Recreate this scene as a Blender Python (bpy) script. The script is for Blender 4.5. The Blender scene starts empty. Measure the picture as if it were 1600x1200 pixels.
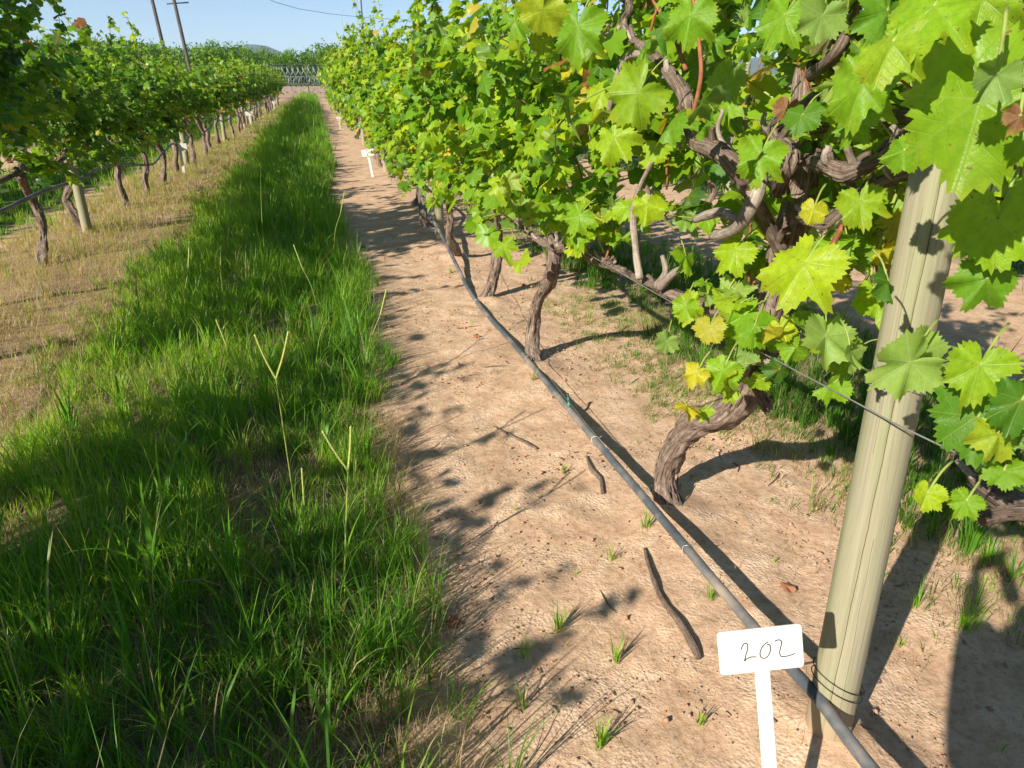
import bpy, math, random
import numpy as np
from mathutils import Vector, Matrix

# ------------------------------------------------------------------ camera, sky, sun, exposure
scene = bpy.context.scene
COL = scene.collection
H = 1.55
cam_data = bpy.data.cameras.new("camera")
cam_data.sensor_width = 36.0
cam_data.lens = 24.93
cam_data.clip_start = 0.02
cam_data.clip_end = 9000
cam_data.dof.use_dof = True
cam_data.dof.focus_distance = 2.6
cam_data.dof.aperture_fstop = 18.0
cam = bpy.data.objects.new("camera", cam_data)
COL.objects.link(cam)
cam.matrix_world = Matrix(((0.96843, 0.09769, -0.22933, 0), (-0.24928, 0.37954, -0.89096, 0),
                           (0.0, 0.92000, 0.39191, H), (0, 0, 0, 1)))
scene.camera = cam

SUN_EL = math.radians(29.0)
TO_SUN = Vector((-0.82 * math.cos(SUN_EL), -0.572 * math.cos(SUN_EL), math.sin(SUN_EL))).normalized()
world = bpy.data.worlds.new("World")
scene.world = world
world.use_nodes = True
wn = world.node_tree
wn.nodes.clear()
sky = wn.nodes.new("ShaderNodeTexSky")
sky.sky_type = 'NISHITA'
sky.sun_disc = False
sky.sun_elevation = SUN_EL
sky.sun_rotation = math.atan2(TO_SUN.x, TO_SUN.y)
sky.altitude = 3000
sky.air_density = 1.0
sky.dust_density = 0.0
sky.ozone_density = 3.4
bg = wn.nodes.new("ShaderNodeBackground")
bg.inputs[1].default_value = 0.070
wo = wn.nodes.new("ShaderNodeOutputWorld")
wn.links.new(sky.outputs[0], bg.inputs[0])
wn.links.new(bg.outputs[0], wo.inputs[0])
sd = bpy.data.lights.new("sun", 'SUN')
sd.energy = 5.0
sd.angle = math.radians(0.53)
sd.color = (1.0, 0.92, 0.79)
sun = bpy.data.objects.new("sun", sd)
COL.objects.link(sun)
sun.rotation_euler = (-TO_SUN).to_track_quat('-Z', 'Y').to_euler()
scene.view_settings.view_transform = 'Standard'
scene.view_settings.look = 'None'
scene.view_settings.gamma = 1.0
scene.view_settings.use_curve_mapping = False
scene.view_settings.exposure = 1.02

R = np.random.default_rng(7)
random.seed(7)

# ------------------------------------------------------------------ helpers
def tag(o, label=None, cat=None, group=None, kind=None):
    if label: o['label'] = label
    if cat: o['category'] = cat
    if group: o['group'] = group
    if kind: o['kind'] = kind
    return o

def link(name, mesh, mat=None, parent=None):
    o = bpy.data.objects.new(name, mesh)
    COL.objects.link(o)
    if mat is not None and len(mesh.materials) == 0:
        mesh.materials.append(mat)
    if parent is not None:
        o.parent = parent
    return o

def empty(name, loc=(0, 0, 0)):
    o = bpy.data.objects.new(name, None)
    o.empty_display_size = 0.1
    COL.objects.link(o)
    o.location = loc
    return o

def mesh_np(name, verts, faces, uv=None, attrs=None, smooth=True):
    """faces: (n,k) array, or list of arrays with equal k inside each"""
    me = bpy.data.meshes.new(name)
    verts = np.asarray(verts, np.float32)
    fl = faces if isinstance(faces, list) else [faces]
    fl = [np.asarray(f, np.int32) for f in fl if len(f)]
    loops = np.concatenate([f.ravel() for f in fl])
    counts = np.concatenate([np.full(len(f), f.shape[1], np.int32) for f in fl])
    me.vertices.add(len(verts))
    me.vertices.foreach_set("co", verts.ravel())
    me.loops.add(len(loops))
    me.loops.foreach_set("vertex_index", loops)
    me.polygons.add(len(counts))
    starts = np.concatenate([[0], np.cumsum(counts)[:-1]]).astype(np.int32)
    me.polygons.foreach_set("loop_start", starts)
    me.polygons.foreach_set("loop_total", counts)
    me.polygons.foreach_set("use_smooth", np.full(len(counts), smooth))
    me.update(calc_edges=True)
    if uv is not None:
        l = me.uv_layers.new(name="UVMap")
        l.data.foreach_set("uv", np.asarray(uv, np.float32)[loops].ravel())
    for k, a in (attrs or {}).items():
        at = me.attributes.new(k, 'FLOAT', 'POINT')
        at.data.foreach_set("value", np.asarray(a, np.float32))
    return me

class Bag:
    """collects pieces into one mesh"""
    def __init__(s): s.v = []; s.f = {}; s.uv = []; s.n = 0
    def add(s, v, f, uv=None):
        v = np.asarray(v, float)
        s.v.append(v)
        s.uv.append(np.zeros((len(v), 2)) if uv is None else np.asarray(uv))
        for a in (f if isinstance(f, list) else [f]):
            a = np.asarray(a, int)
            if len(a): s.f.setdefault(a.shape[1], []).append(a + s.n)
        s.n += len(v)
    def mesh(s, name, smooth=True):
        return mesh_np(name, np.concatenate(s.v), [np.concatenate(a) for a in s.f.values()], np.concatenate(s.uv), smooth=smooth)

def _hash(ix, iy, iz, seed):
    n = (ix * 374761393 + iy * 668265263 + iz * 2147483647 + seed * 1274126177) & 0xffffffff
    n = ((n ^ (n >> 13)) * 1274126177) & 0xffffffff
    return ((n ^ (n >> 16)) & 0xffff) / 65535.0

def vnoise(x, y, z=0.0, seed=0):
    x = np.asarray(x, float); y = np.asarray(y, float); z = np.zeros_like(x) + z
    ix = np.floor(x).astype(np.int64); iy = np.floor(y).astype(np.int64); iz = np.floor(z).astype(np.int64)
    fx = x - ix; fy = y - iy; fz = z - iz
    fx = fx * fx * (3 - 2 * fx); fy = fy * fy * (3 - 2 * fy); fz = fz * fz * (3 - 2 * fz)
    r = 0
    for a in (0, 1):
        for b in (0, 1):
            for c in (0, 1):
                w = (fx if a else 1 - fx) * (fy if b else 1 - fy) * (fz if c else 1 - fz)
                r = r + w * _hash(ix + a, iy + b, iz + c, seed)
    return r * 2 - 1

def fbm(x, y, z=0.0, seed=0, o=4):
    r = 0; a = 1
    for k in range(o):
        r = r + a * vnoise(np.asarray(x) * 2 ** k, np.asarray(y) * 2 ** k, np.asarray(z) * 2 ** k, seed + k * 17)
        a *= 0.5
    return r

def ground_h(x, y):
    x = np.asarray(x, float); y = np.asarray(y, float)
    h = 0.016 * fbm(x * 1.3, y * 1.1, 0, 3, 3) + 0.012 * np.exp(-((x - 1.1) / 0.28) ** 2) + 0.02 * np.exp(-((x + 2.55) / 0.4) ** 2)
    h = h + 0.02 * np.exp(-((x + 0.6) / 0.7) ** 2)
    for px, py, rr, hh in ((1.12, 1.08, .13, .035), (1.2, 2.13, .14, .03), (1.12, 3.66, .12, .025), (1.14, 5.16, .12, .03), (1.14, 6.62, .12, .025)):
        h = h + hh * np.exp(-((x - px) ** 2 + (y - py) ** 2) / rr ** 2)
    h = h * np.clip((86 - y) / 10, 0, 1)
    bank = np.clip((y - 83) / 10, 0, 1)
    bank = bank * bank * (3 - 2 * bank)
    far = np.clip((y - 83) / 60, 0, 1) * 0.6
    h = h + (bank * .95 + far) * np.clip((6000 - y) / 4000, 0, 1)
    return h

def gh(x, y): return float(ground_h(np.array([x]), np.array([y]))[0])

def crom(P, step):
    """Catmull-Rom resample of rows [x,y,z,r]"""
    P = np.asarray(P, float)
    Q = np.vstack([2 * P[0] - P[1], P, 2 * P[-1] - P[-2]])
    out = []
    for i in range(1, len(Q) - 2):
        a, b, c, d = Q[i - 1], Q[i], Q[i + 1], Q[i + 2]
        n = max(1, int(np.linalg.norm((c - b)[:3]) / step + .5))
        for t in np.arange(n) / n:
            out.append(.5 * ((2 * b) + (-a + c) * t + (2 * a - 5 * b + 4 * c - d) * t * t + (-a + 3 * b - 3 * c + d) * t ** 3))
    out.append(P[-1])
    return np.array(out)

def tube(P, sides=8, step=0.03, rough=0.0, seed=0, cap=True, knots=0.0, resample=True):
    Q = crom(P, step) if resample else np.asarray(P, float)
    c = Q[:, :3]; r = np.maximum(Q[:, 3], 0.0006)
    n = len(c)
    T = np.gradient(c, axis=0)
    T /= np.linalg.norm(T, axis=1)[:, None] + 1e-9
    u = np.cross(T[0], (0, 0, 1.0) if abs(T[0][2]) < .9 else (1.0, 0, 0)); u /= np.linalg.norm(u)
    U = []
    for i in range(n):
        u = u - T[i] * (u @ T[i]); u /= np.linalg.norm(u) + 1e-9
        U.append(u)
    U = np.array(U); V = np.cross(T, U)
    L = np.concatenate([[0], np.cumsum(np.linalg.norm(np.diff(c, axis=0), axis=1))])
    S = sides + 1
    a = np.arange(S) / sides * 2 * math.pi
    ca = np.cos(a)[None, :]; sa = np.sin(a)[None, :]
    rr = r[:, None] * np.ones((1, S))
    if rough:
        rm = r.mean()
        Lg = L[:, None] + 0 * ca
        rg = fbm(ca * 1.6 + 9, sa * 1.6 + 4, Lg * 7, seed, 3)
        rg2 = fbm(ca * 3.5 + 9, sa * 3.5, Lg * 16, seed + 5, 2)
        big = vnoise(Lg * 9, 0 * Lg, 0, seed + 9)
        rr = rr * (1 + rough * (0.5 * rg + 0.45 * rg2) + knots * big)
    v = c[:, None, :] + U[:, None, :] * (rr * ca)[:, :, None] + V[:, None, :] * (rr * sa)[:, :, None]
    v = v.reshape(-1, 3)
    uv = np.stack([np.tile(np.arange(S) / sides, n), np.repeat(L, S)], 1)
    i = np.arange(n - 1)[:, None] * S + np.arange(sides)[None, :]
    f = np.stack([i, i + 1, i + 1 + S, i + S], -1).reshape(-1, 4)
    fs = [f]
    if cap:
        k = len(v)
        v = np.vstack([v, c[0], c[-1]]); uv = np.vstack([uv, [.5, 0], [.5, L[-1]]])
        j = np.arange(sides)
        fs.append(np.stack([np.full(sides, k), j + 1, j], 1))
        b = (n - 1) * S
        fs.append(np.stack([np.full(sides, k + 1), b + j, b + j + 1], 1))
    return v, fs, uv

def tube_mesh(name, Ps, **kw):
    b = Bag()
    for k, P in enumerate(Ps):
        kk = dict(kw); kk['seed'] = kw.get('seed', 0) + k * 3
        b.add(*tube(P, **kk))
    return b.mesh(name)

def box_mesh(name, sx, sy, sz, bev=0.0):
    import bmesh
    bm = bmesh.new()
    bmesh.ops.create_cube(bm, size=1.0)
    bmesh.ops.scale(bm, vec=(sx, sy, sz), verts=bm.verts)
    if bev: bmesh.ops.bevel(bm, geom=bm.edges[:], offset=bev, segments=2, affect='EDGES')
    me = bpy.data.meshes.new(name); bm.to_mesh(me); bm.free()
    return me

# ------------------------------------------------------------------ materials
class NT:
    def __init__(s, name):
        s.m = bpy.data.materials.new(name); s.m.use_nodes = True
        s.t = s.m.node_tree; s.t.nodes.clear()
        s.out = s.t.nodes.new("ShaderNodeOutputMaterial")
    def n(s, t, **kw):
        x = s.t.nodes.new(t)
        for k, v in kw.items(): setattr(x, k, v)
        return x
    def l(s, a, b): s.t.links.new(a, b)
    def put(s, sock, v):
        if hasattr(v, 'is_output') or isinstance(v, bpy.types.NodeSocket): s.l(v, sock)
        else: sock.default_value = v
    def math(s, op, a, b=0.0, c=None):
        x = s.n("ShaderNodeMath", operation=op)
        s.put(x.inputs[0], a); s.put(x.inputs[1], b)
        if c is not None: s.put(x.inputs[2], c)
        return x.outputs[0]
    def mix(s, f, a, b, mode='MIX'):
        x = s.n("ShaderNodeMix", data_type='RGBA', blend_type=mode)
        s.put(x.inputs[0], f)
        s.put(x.inputs[6], a if not isinstance(a, tuple) else (*a, 1)[:4]); s.put(x.inputs[7], b if not isinstance(b, tuple) else (*b, 1)[:4])
        return x.outputs[2]
    def ramp(s, f, stops, interp='LINEAR'):
        x = s.n("ShaderNodeValToRGB"); e = x.color_ramp.elements
        x.color_ramp.interpolation = interp
        while len(e) > 1: e.remove(e[-1])
        e[0].position = stops[0][0]; e[0].color = (*stops[0][1], 1)
        for p, c in stops[1:]:
            q = e.new(p); q.color = (*c, 1)
        s.put(x.inputs[0], f)
        return x.outputs[0]
    def noise(s, vec, scale, detail=4, rough=.55, dist=0.0, out=0):
        x = s.n("ShaderNodeTexNoise")
        x.inputs['Scale'].default_value = scale; x.inputs['Detail'].default_value = detail
        x.inputs['Roughness'].default_value = rough; x.inputs['Distortion'].default_value = dist
        if vec is not None: s.l(vec, x.inputs['Vector'])
        return x.outputs[out]
    def mapv(s, vec, scale=(1, 1, 1), loc=(0, 0, 0)):
        x = s.n("ShaderNodeMapping"); x.inputs['Scale'].default_value = scale; x.inputs['Location'].default_value = loc
        s.l(vec, x.inputs[0]); return x.outputs[0]
    def bump(s, h, st, dist, nrm=None):
        x = s.n("ShaderNodeBump"); x.inputs['Strength'].default_value = st; x.inputs['Distance'].default_value = dist
        s.l(h, x.inputs['Height'])
        if nrm is not None: s.l(nrm, x.inputs['Normal'])
        return x.outputs[0]
    def bsdf(s, col, rough=.6, spec=.4, nrm=None, metal=0.0):
        p = s.n("ShaderNodeBsdfPrincipled")
        s.put(p.inputs['Base Color'], (*col, 1) if isinstance(col, tuple) else col)
        s.put(p.inputs['Roughness'], rough); p.inputs['Specular IOR Level'].default_value = spec
        p.inputs['Metallic'].default_value = metal
        if nrm is not None: s.l(nrm, p.inputs['Normal'])
        return p.outputs[0]
    def done(s, sh): s.l(sh, s.out.inputs[0]); return s.m

def leaf_material(name, source, veins=True, grass=False, dry=False):
    t = NT(name)
    if source == 'object':
        oi = t.n("ShaderNodeObjectInfo")
        sep = t.n("ShaderNodeSeparateColor"); t.l(oi.outputs['Color'], sep.inputs[0])
        rnd, age = sep.outputs[0], sep.outputs[1]
    else:
        a = t.n("ShaderNodeAttribute", attribute_name='rnd'); b = t.n("ShaderNodeAttribute", attribute_name='age')
        rnd, age = a.outputs['Fac'], b.outputs['Fac']
    geo = t.n("ShaderNodeNewGeometry")
    if grass:
        col = t.ramp(age, [(0, (.050, .135, .014)), (.35, (.12, .29, .025)), (.6, (.27, .46, .03)), (.72, (.33, .42, .07)), (.80, (.36, .29, .16)), (1, (.46, .37, .23))])
        col = t.mix(.35, col, t.ramp(rnd, [(0, (.45, .6, .5)), (.5, (1, 1, 1)), (1, (1.5, 1.3, 1.2))]), 'MULTIPLY')
        col2 = t.mix(1.0, col, (1.5, 1.5, .5), 'MULTIPLY')
        rough = .42; tw = .5
        nrm = None
    else:
        col = t.ramp(age, [(0, (.030, .095, .012)), (.30, (.085, .215, .012)), (.55, (.195, .36, .014)), (.72, (.32, .43, .018)), (.84, (.40, .38, .03)), (.93, (.50, .36, .06)), (.97, (.24, .11, .045)), (1, (.22, .10, .05))])
        col = t.mix(.5, col, t.ramp(rnd, [(0, (.55, .68, .8)), (.5, (1, 1, 1)), (1, (1.45, 1.22, .8))]), 'MULTIPLY')
        tc = t.n("ShaderNodeTexCoord")
        rough = .40; tw = .45
        nrm = None
        pale = t.mix(.55, col, (.25, .34, .11))
        if veins:
            uvn = tc.outputs['UV']
            sx = t.n("ShaderNodeSeparateXYZ"); t.l(uvn, sx.inputs[0])
            u, v = sx.outputs[0], sx.outputs[1]
            best = None; along = None
            for ang in (0, 46, -46, 104, -104):
                s_, c_ = math.sin(math.radians(ang)), math.cos(math.radians(ang))
                d = t.math('ADD', t.math('MULTIPLY', u, s_), t.math('MULTIPLY', v, c_))
                p = t.math('ABSOLUTE', t.math('SUBTRACT', t.math('MULTIPLY', u, c_), t.math('MULTIPLY', v, s_)))
                p = t.math('ADD', p, t.math('MULTIPLY', t.math('LESS_THAN', d, 0.0), 5.0))
                if best is None: best, along = p, d
                else:
                    lt = t.math('LESS_THAN', p, best)
                    mx = t.n("ShaderNodeMix"); t.l(lt, mx.inputs[0]); t.l(along, mx.inputs[2]); t.l(d, mx.inputs[3]); along = mx.outputs[0]
                    best = t.math('MINIMUM', p, best)
            main = t.math('SUBTRACT', 1.0, t.math('MINIMUM', t.math('DIVIDE', best, .014), 1.0))
            sec = t.math('PINGPONG', t.math('SUBTRACT', along, t.math('MULTIPLY', best, .75)), .055)
            sec = t.math('SUBTRACT', 1.0, t.math('MINIMUM', t.math('DIVIDE', sec, .008), 1.0))
            vein = t.math('MAXIMUM', main, t.math('MULTIPLY', sec, .55))
            nz = t.noise(t.mapv(uvn, (1, 1, 1)), 9, 3)
            blot = t.ramp(nz, [(.35, (.82, .88, .8)), (.6, (1.1, 1.08, 1.1))])
            col = t.mix(1.0, col, blot, 'MULTIPLY')
            # yellowing rim with age
            rl = t.math('SQRT', t.math('ADD', t.math('MULTIPLY', u, u), t.math('MULTIPLY', v, v)))
            rim = t.math('MULTIPLY', t.math('MULTIPLY', t.math('SUBTRACT', rl, .38), 4.0), t.math('SUBTRACT', t.math('ADD', age, nz), .75))
            rimn = t.n("ShaderNodeClamp"); t.l(rim, rimn.inputs[0])
            col = t.mix(t.math('MULTIPLY', rimn.outputs[0], .75), col, (.34, .30, .02))
            spots = t.math('MULTIPLY', t.math('GREATER_THAN', t.noise(uvn, 13, 2), .68), t.math('GREATER_THAN', t.math('ADD', age, t.math('MULTIPLY', rnd, .3)), .58))
            col = t.mix(t.math('MULTIPLY', spots, .8), col, (.16, .07, .03))
            pale = t.mix(.55, col, (.25, .34, .11))
            col = t.mix(t.math('MULTIPLY', vein, .34), col, (.30, .38, .09))
            pale = t.mix(t.math('MULTIPLY', vein, .6), pale, (.40, .44, .22))
            hgt = t.math('ADD', t.math('MULTIPLY', vein, -1.0), t.math('MULTIPLY', t.noise(uvn, 42, 2), .9))
            nrm = t.bump(hgt, .35, .0022)
        col2 = t.mix(1.0, col, (1.7, 1.6, .45), 'MULTIPLY')
        col = t.mix(geo.outputs['Backfacing'], col, pale)
    sh = t.bsdf(col, rough, .30, nrm)
    tr = t.n("ShaderNodeBsdfTranslucent"); t.l(col2, tr.inputs[0])
    mx = t.n("ShaderNodeMixShader"); mx.inputs[0].default_value = tw
    t.l(sh, mx.inputs[1]); t.l(tr.outputs[0], mx.inputs[2])
    return t.done(mx.outputs[0])

def bark_material(name, c1, c2, scale=1.0, bump=.9):
    t = NT(name); tc = t.n("ShaderNodeTexCoord"); uv = tc.outputs['UV']; ob = tc.outputs['Object']
    n1 = t.noise(t.mapv(uv, (30 * scale, 9 * scale, 1)), 1.0, 6, .7, .6)
    n2 = t.noise(ob, 55, 5, .65)
    n3 = t.noise(ob, 9, 3)
    f = t.math('ADD', t.math('MULTIPLY', n1, .7), t.math('MULTIPLY', n2, .3))
    col = t.ramp(f, [(.32, tuple(x * .35 for x in c1)), (.46, c1), (.62, c2), (.75, tuple(min(1, x * 1.35) for x in c2))])
    col = t.mix(.5, col, t.ramp(n3, [(.3, (.7, .66, .6)), (.7, (1.2, 1.2, 1.2))]), 'MULTIPLY')
    return t.done(t.bsdf(col, .85, .2, t.bump(f, bump, .012)))

def plain(name, col, rough=.5, spec=.4, metal=0.0, var=.15, scale=20, bump=.1):
    t = NT(name); tc = t.n("ShaderNodeTexCoord")
    n = t.noise(tc.outputs['Object'], scale, 5, .6)
    c = t.mix(1.0, col, t.ramp(n, [(.3, (1 - var,) * 3), (.7, (1 + var,) * 3)]), 'MULTIPLY')
    return t.done(t.bsdf(c, rough, spec, t.bump(n, bump, .003), metal))

M = {}
M['leaf'] = leaf_material('vine_leaf', 'object')
M['leaf_mass'] = leaf_material('vine_leaf_mass', 'attr', veins=False)
M['grass'] = leaf_material('grass_blade', 'attr', grass=True)
M['bark'] = bark_material('old_vine_bark', (.145, .102, .08), (.33, .26, .21))
M['cane'] = bark_material('grey_cane_bark', (.25, .20, .165), (.42, .36, .31), .8, .6)
M['brown_cane'] = bark_material('red_brown_cane', (.20, .075, .035), (.34, .15, .08), .7, .25)
M['petiole'] = plain('green_shoot', (.22, .27, .06), .5, .3, var=.25, scale=30)
M['plastic'] = plain('white_plastic', (.60, .60, .565), .42, .4, var=.07, scale=22, bump=.05)
M['ink'] = plain('pen_ink', (.03, .032, .035), .5, .3)
M['wire'] = plain('galvanised_wire', (.34, .33, .31), .5, .5, .7)
M['dark_wire'] = plain('dark_tie_wire', (.05, .045, .04), .6, .4, .3)
M['coil'] = plain('razor_coil', (.25, .29, .31), .5, .5, .3)
M['green_plastic'] = plain('green_plastic', (.02, .22, .14), .4, .4)
M['black_plastic'] = plain('black_plastic', (.03, .03, .03), .45, .4)
M['pole'] = plain('dark_pole', (.10, .085, .08), .8, .2, var=.3, scale=3)
M['brown_leaf'] = plain('dried_leaf', (.26, .12, .06), .8, .2, var=.4, scale=60, bump=.4)
M['cut'] = plain('pruning_cut', (.55, .48, .40), .8, .2)
M['clod'] = plain('soil_crumb', (.40, .235, .155), .95, .1, var=.35, scale=25, bump=.3)
M['litter'] = plain('dry_litter', (.26, .18, .12), .9, .15, var=.5, scale=8)
M['skin'] = plain('skin', (.45, .27, .19), .55, .3)
M['shirt'] = plain('shirt', (.20, .24, .30), .8, .2)
M['hair'] = plain('hair', (.05, .035, .03), .7, .3)

def hose_material():
    t = NT('black_irrigation_hose'); tc = t.n("ShaderNodeTexCoord")
    n = t.noise(tc.outputs['Object'], 30, 5, .65); n2 = t.noise(tc.outputs['Object'], 5, 4, .6)
    c = t.ramp(t.math('ADD', t.math('MULTIPLY', n, .4), t.math('MULTIPLY', n2, .6)), [(.35, (.05, .058, .066)), (.55, (.09, .102, .115)), (.72, (.17, .16, .15))])
    c = t.mix(t.ramp(n2, [(.45, (0, 0, 0)), (.75, (.75,) * 3)]), c, (.33, .26, .20))
    return t.done(t.bsdf(c, .48, .5, t.bump(n, .15, .002)))
M['hose'] = hose_material()

def wood_material(name, a, b, green):
    t = NT(name); tc = t.n("ShaderNodeTexCoord"); ob = tc.outputs['Object']; uv = tc.outputs['UV']
    g = t.noise(t.mapv(uv, (60, 2.6, 1)), 1.0, 6, .68, .9)
    g2 = t.noise(t.mapv(uv, (9, 1.0, 1), (3, 2, 0)), 1.0, 4, .6, .8)
    big = t.noise(ob, 3.5, 4, .6)
    col = t.ramp(g, [(.26, tuple(x * .85 for x in a)), (.45, tuple(x * .35 + y * .65 for x, y in zip(a, b))), (.62, b), (.85, tuple(x * 1.06 for x in b))])
    col = t.mix(t.ramp(g2, [(.45, (0, 0, 0)), (.7, (.6,) * 3)]), col, green)
    col = t.mix(t.ramp(big, [(.5, (0, 0, 0)), (.75, (.45,) * 3)]), col, tuple(x * .8 for x in b))
    su = t.n("ShaderNodeSeparateXYZ"); t.l(uv, su.inputs[0]); U, V_ = su.outputs[0], su.outputs[1]
    wob = t.math('MULTIPLY', t.math('SUBTRACT', t.noise(t.mapv(uv, (.4, 7, 1)), 1.0, 3), .5), .022)
    lines = None
    for u0, sl, v0, v1, wd in ((.628, .030, .12, 1.5, .0022), (.672, -.02, -.1, .6, .0009), (.57, .02, .8, 1.3, .0009)):
        d = t.math('ABSOLUTE', t.math('SUBTRACT', t.math('ADD', U, wob), t.math('MULTIPLY_ADD', V_, sl, u0 - sl * .6)))
        a = t.math('MULTIPLY', t.math('LESS_THAN', d, wd), t.math('MULTIPLY', t.math('GREATER_THAN', V_, v0), t.math('LESS_THAN', V_, v1)))
        lines = a if lines is None else t.math('MAXIMUM', lines, a)
    kn = t.n("ShaderNodeTexVoronoi"); kn.inputs['Scale'].default_value = 1.0; t.l(t.mapv(uv, (7, 3.2, 1)), kn.inputs['Vector'])
    knot = t.ramp(kn.outputs['Distance'], [(.05, (1, 1, 1)), (.13, (0, 0, 0))])
    col = t.mix(t.math('MULTIPLY', knot, .7), col, (.17, .11, .06))
    low = t.n("ShaderNodeClamp"); t.l(t.math('MULTIPLY', t.math('SUBTRACT', .16, V_), 5.0), low.inputs[0])
    col = t.mix(t.math('MULTIPLY', low.outputs[0], t.math('MULTIPLY', big, 1.2)), col, (.36, .23, .14))
    crack = t.ramp(t.noise(t.mapv(uv, (26, .55, 1), (7, 1, 0)), 1.0, 3, .5, .3), [(.335, (1, 1, 1)), (.35, (0, 0, 0))])
    crack = t.math('MULTIPLY', crack, .22)
    col = t.mix(t.math('MAXIMUM', t.math('MULTIPLY', crack, .75), lines), col, (.08, .05, .028))
    hgt = t.math('SUBTRACT', g, t.math('ADD', t.math('MULTIPLY', crack, .6), t.math('MULTIPLY', lines, 1.0)))
    return t.done(t.bsdf(col, .78, .25, t.bump(hgt, .45, .004)))
M['post'] = wood_material('treated_pine', (.21, .195, .13), (.31, .285, .195), (.21, .235, .115))
M['crackm'] = plain('post_crack', (.07, .045, .03), .9, .1)

def soil_material():
    t = NT('vineyard_soil'); g = t.n("ShaderNodeNewGeometry"); pos = g.outputs['Position']
    sx = t.n("ShaderNodeSeparateXYZ"); t.l(pos, sx.inputs[0])
    w = t.noise(pos, 2.2, 4, .6); w2 = t.noise(pos, .35, 3)
    n_f = t.noise(pos, 160, 4, .7); n_m = t.noise(pos, 38, 5, .6); n_b = t.noise(pos, 5.5, 5, .6)
    soil = t.ramp(n_b, [(.30, (.41, .265, .165)), (.5, (.53, .36, .235)), (.68, (.62, .45, .31))])
    soil = t.mix(.75, soil, t.ramp(n_m, [(.28, (.62, .56, .52)), (.5, (1, 1, 1)), (.7, (1.14, 1.16, 1.2))]), 'MULTIPLY')
    soil = t.mix(.6, soil, t.ramp(n_f, [(.3, (.72, .7, .68)), (.6, (1.1, 1.1, 1.12))]), 'MULTIPLY')
    litter = t.ramp(t.math('ADD', t.math('MULTIPLY', n_m, .6), t.math('MULTIPLY', n_f, .4)), [(.3, (.07, .055, .035)), (.5, (.17, .125, .075)), (.7, (.34, .26, .16))])
    green = t.ramp(n_m, [(.3, (.035, .055, .014)), (.55, (.075, .12, .026)), (.75, (.16, .17, .06))])
    x = t.math('ADD', sx.outputs[0], t.math('MULTIPLY', t.math('SUBTRACT', w, .5), .9))
    def band(a, b, soft=.18):
        u = t.math('MULTIPLY', t.math('SUBTRACT', x, a), 1 / soft); v = t.math('MULTIPLY', t.math('SUBTRACT', b, x), 1 / soft)
        c = t.n("ShaderNodeClamp"); t.l(t.math('MINIMUM', u, v), c.inputs[0]); return c.outputs[0]
    col = t.mix(t.math('MULTIPLY', band(-3.3, -1.2, .5), .55), soil, litter)
    col = t.mix(band(-1.55, .22), col, litter)
    col = t.mix(t.math('MULTIPLY', band(1.95, 3.5, .4), .6), col, litter)
    for a, b in ((-5.6, -3.3), (-60, -6.9), (5.6, 60)):
        col = t.mix(band(a, b, .4), col, green)
    far = t.n("ShaderNodeClamp"); t.l(t.math('MULTIPLY', t.math('SUBTRACT', sx.outputs[1], 81), .5), far.inputs[0])
    bankc = t.ramp(n_b, [(.3, (.27, .18, .115)), (.6, (.40, .29, .20)), (.8, (.30, .27, .14))])
    col = t.mix(far.outputs[0], col, bankc)
    far2 = t.n("ShaderNodeClamp"); t.l(t.math('MULTIPLY', t.math('SUBTRACT', sx.outputs[1], 96), .1), far2.inputs[0])
    col = t.mix(far2.outputs[0], col, green)
    h = t.math('ADD', t.math('MULTIPLY', n_m, .7), t.math('ADD', t.math('MULTIPLY', n_f, .22), t.math('MULTIPLY', n_b, .9)))
    vo = t.n("ShaderNodeTexVoronoi", feature='DISTANCE_TO_EDGE'); vo.inputs['Scale'].default_value = 24
    wv = t.n("ShaderNodeVectorMath", operation='ADD'); t.l(pos, wv.inputs[0])
    sc = t.n("ShaderNodeVectorMath", operation='SCALE'); t.l(t.noise(pos, 9, 3, .6, 0, 1), sc.inputs[0]); sc.inputs[3].default_value = .11
    t.l(sc.outputs[0], wv.inputs[1]); t.l(wv.outputs[0], vo.inputs['Vector'])
    cr = t.math('MULTIPLY', t.math('SUBTRACT', .06, t.math('MINIMUM', vo.outputs[0], .06)), t.math('GREATER_THAN', t.noise(pos, 3.3, 2), .5))
    h = t.math('SUBTRACT', h, t.math('MULTIPLY', cr, 1.3))
    pv_ = t.n('ShaderNodeTexVoronoi'); pv_.inputs['Scale'].default_value = 95; t.l(pos, pv_.inputs['Vector'])
    gate = t.ramp(n_b, [(.42, (0, 0, 0)), (.6, (1, 1, 1))])
    h = t.math('ADD', h, t.math('MULTIPLY', t.math('MULTIPLY', t.math('SUBTRACT', .5, pv_.outputs['Distance']), gate), .42))
    return t.done(t.bsdf(col, .95, .12, t.bump(h, .6, .012)))
M['soil'] = soil_material()

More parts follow.
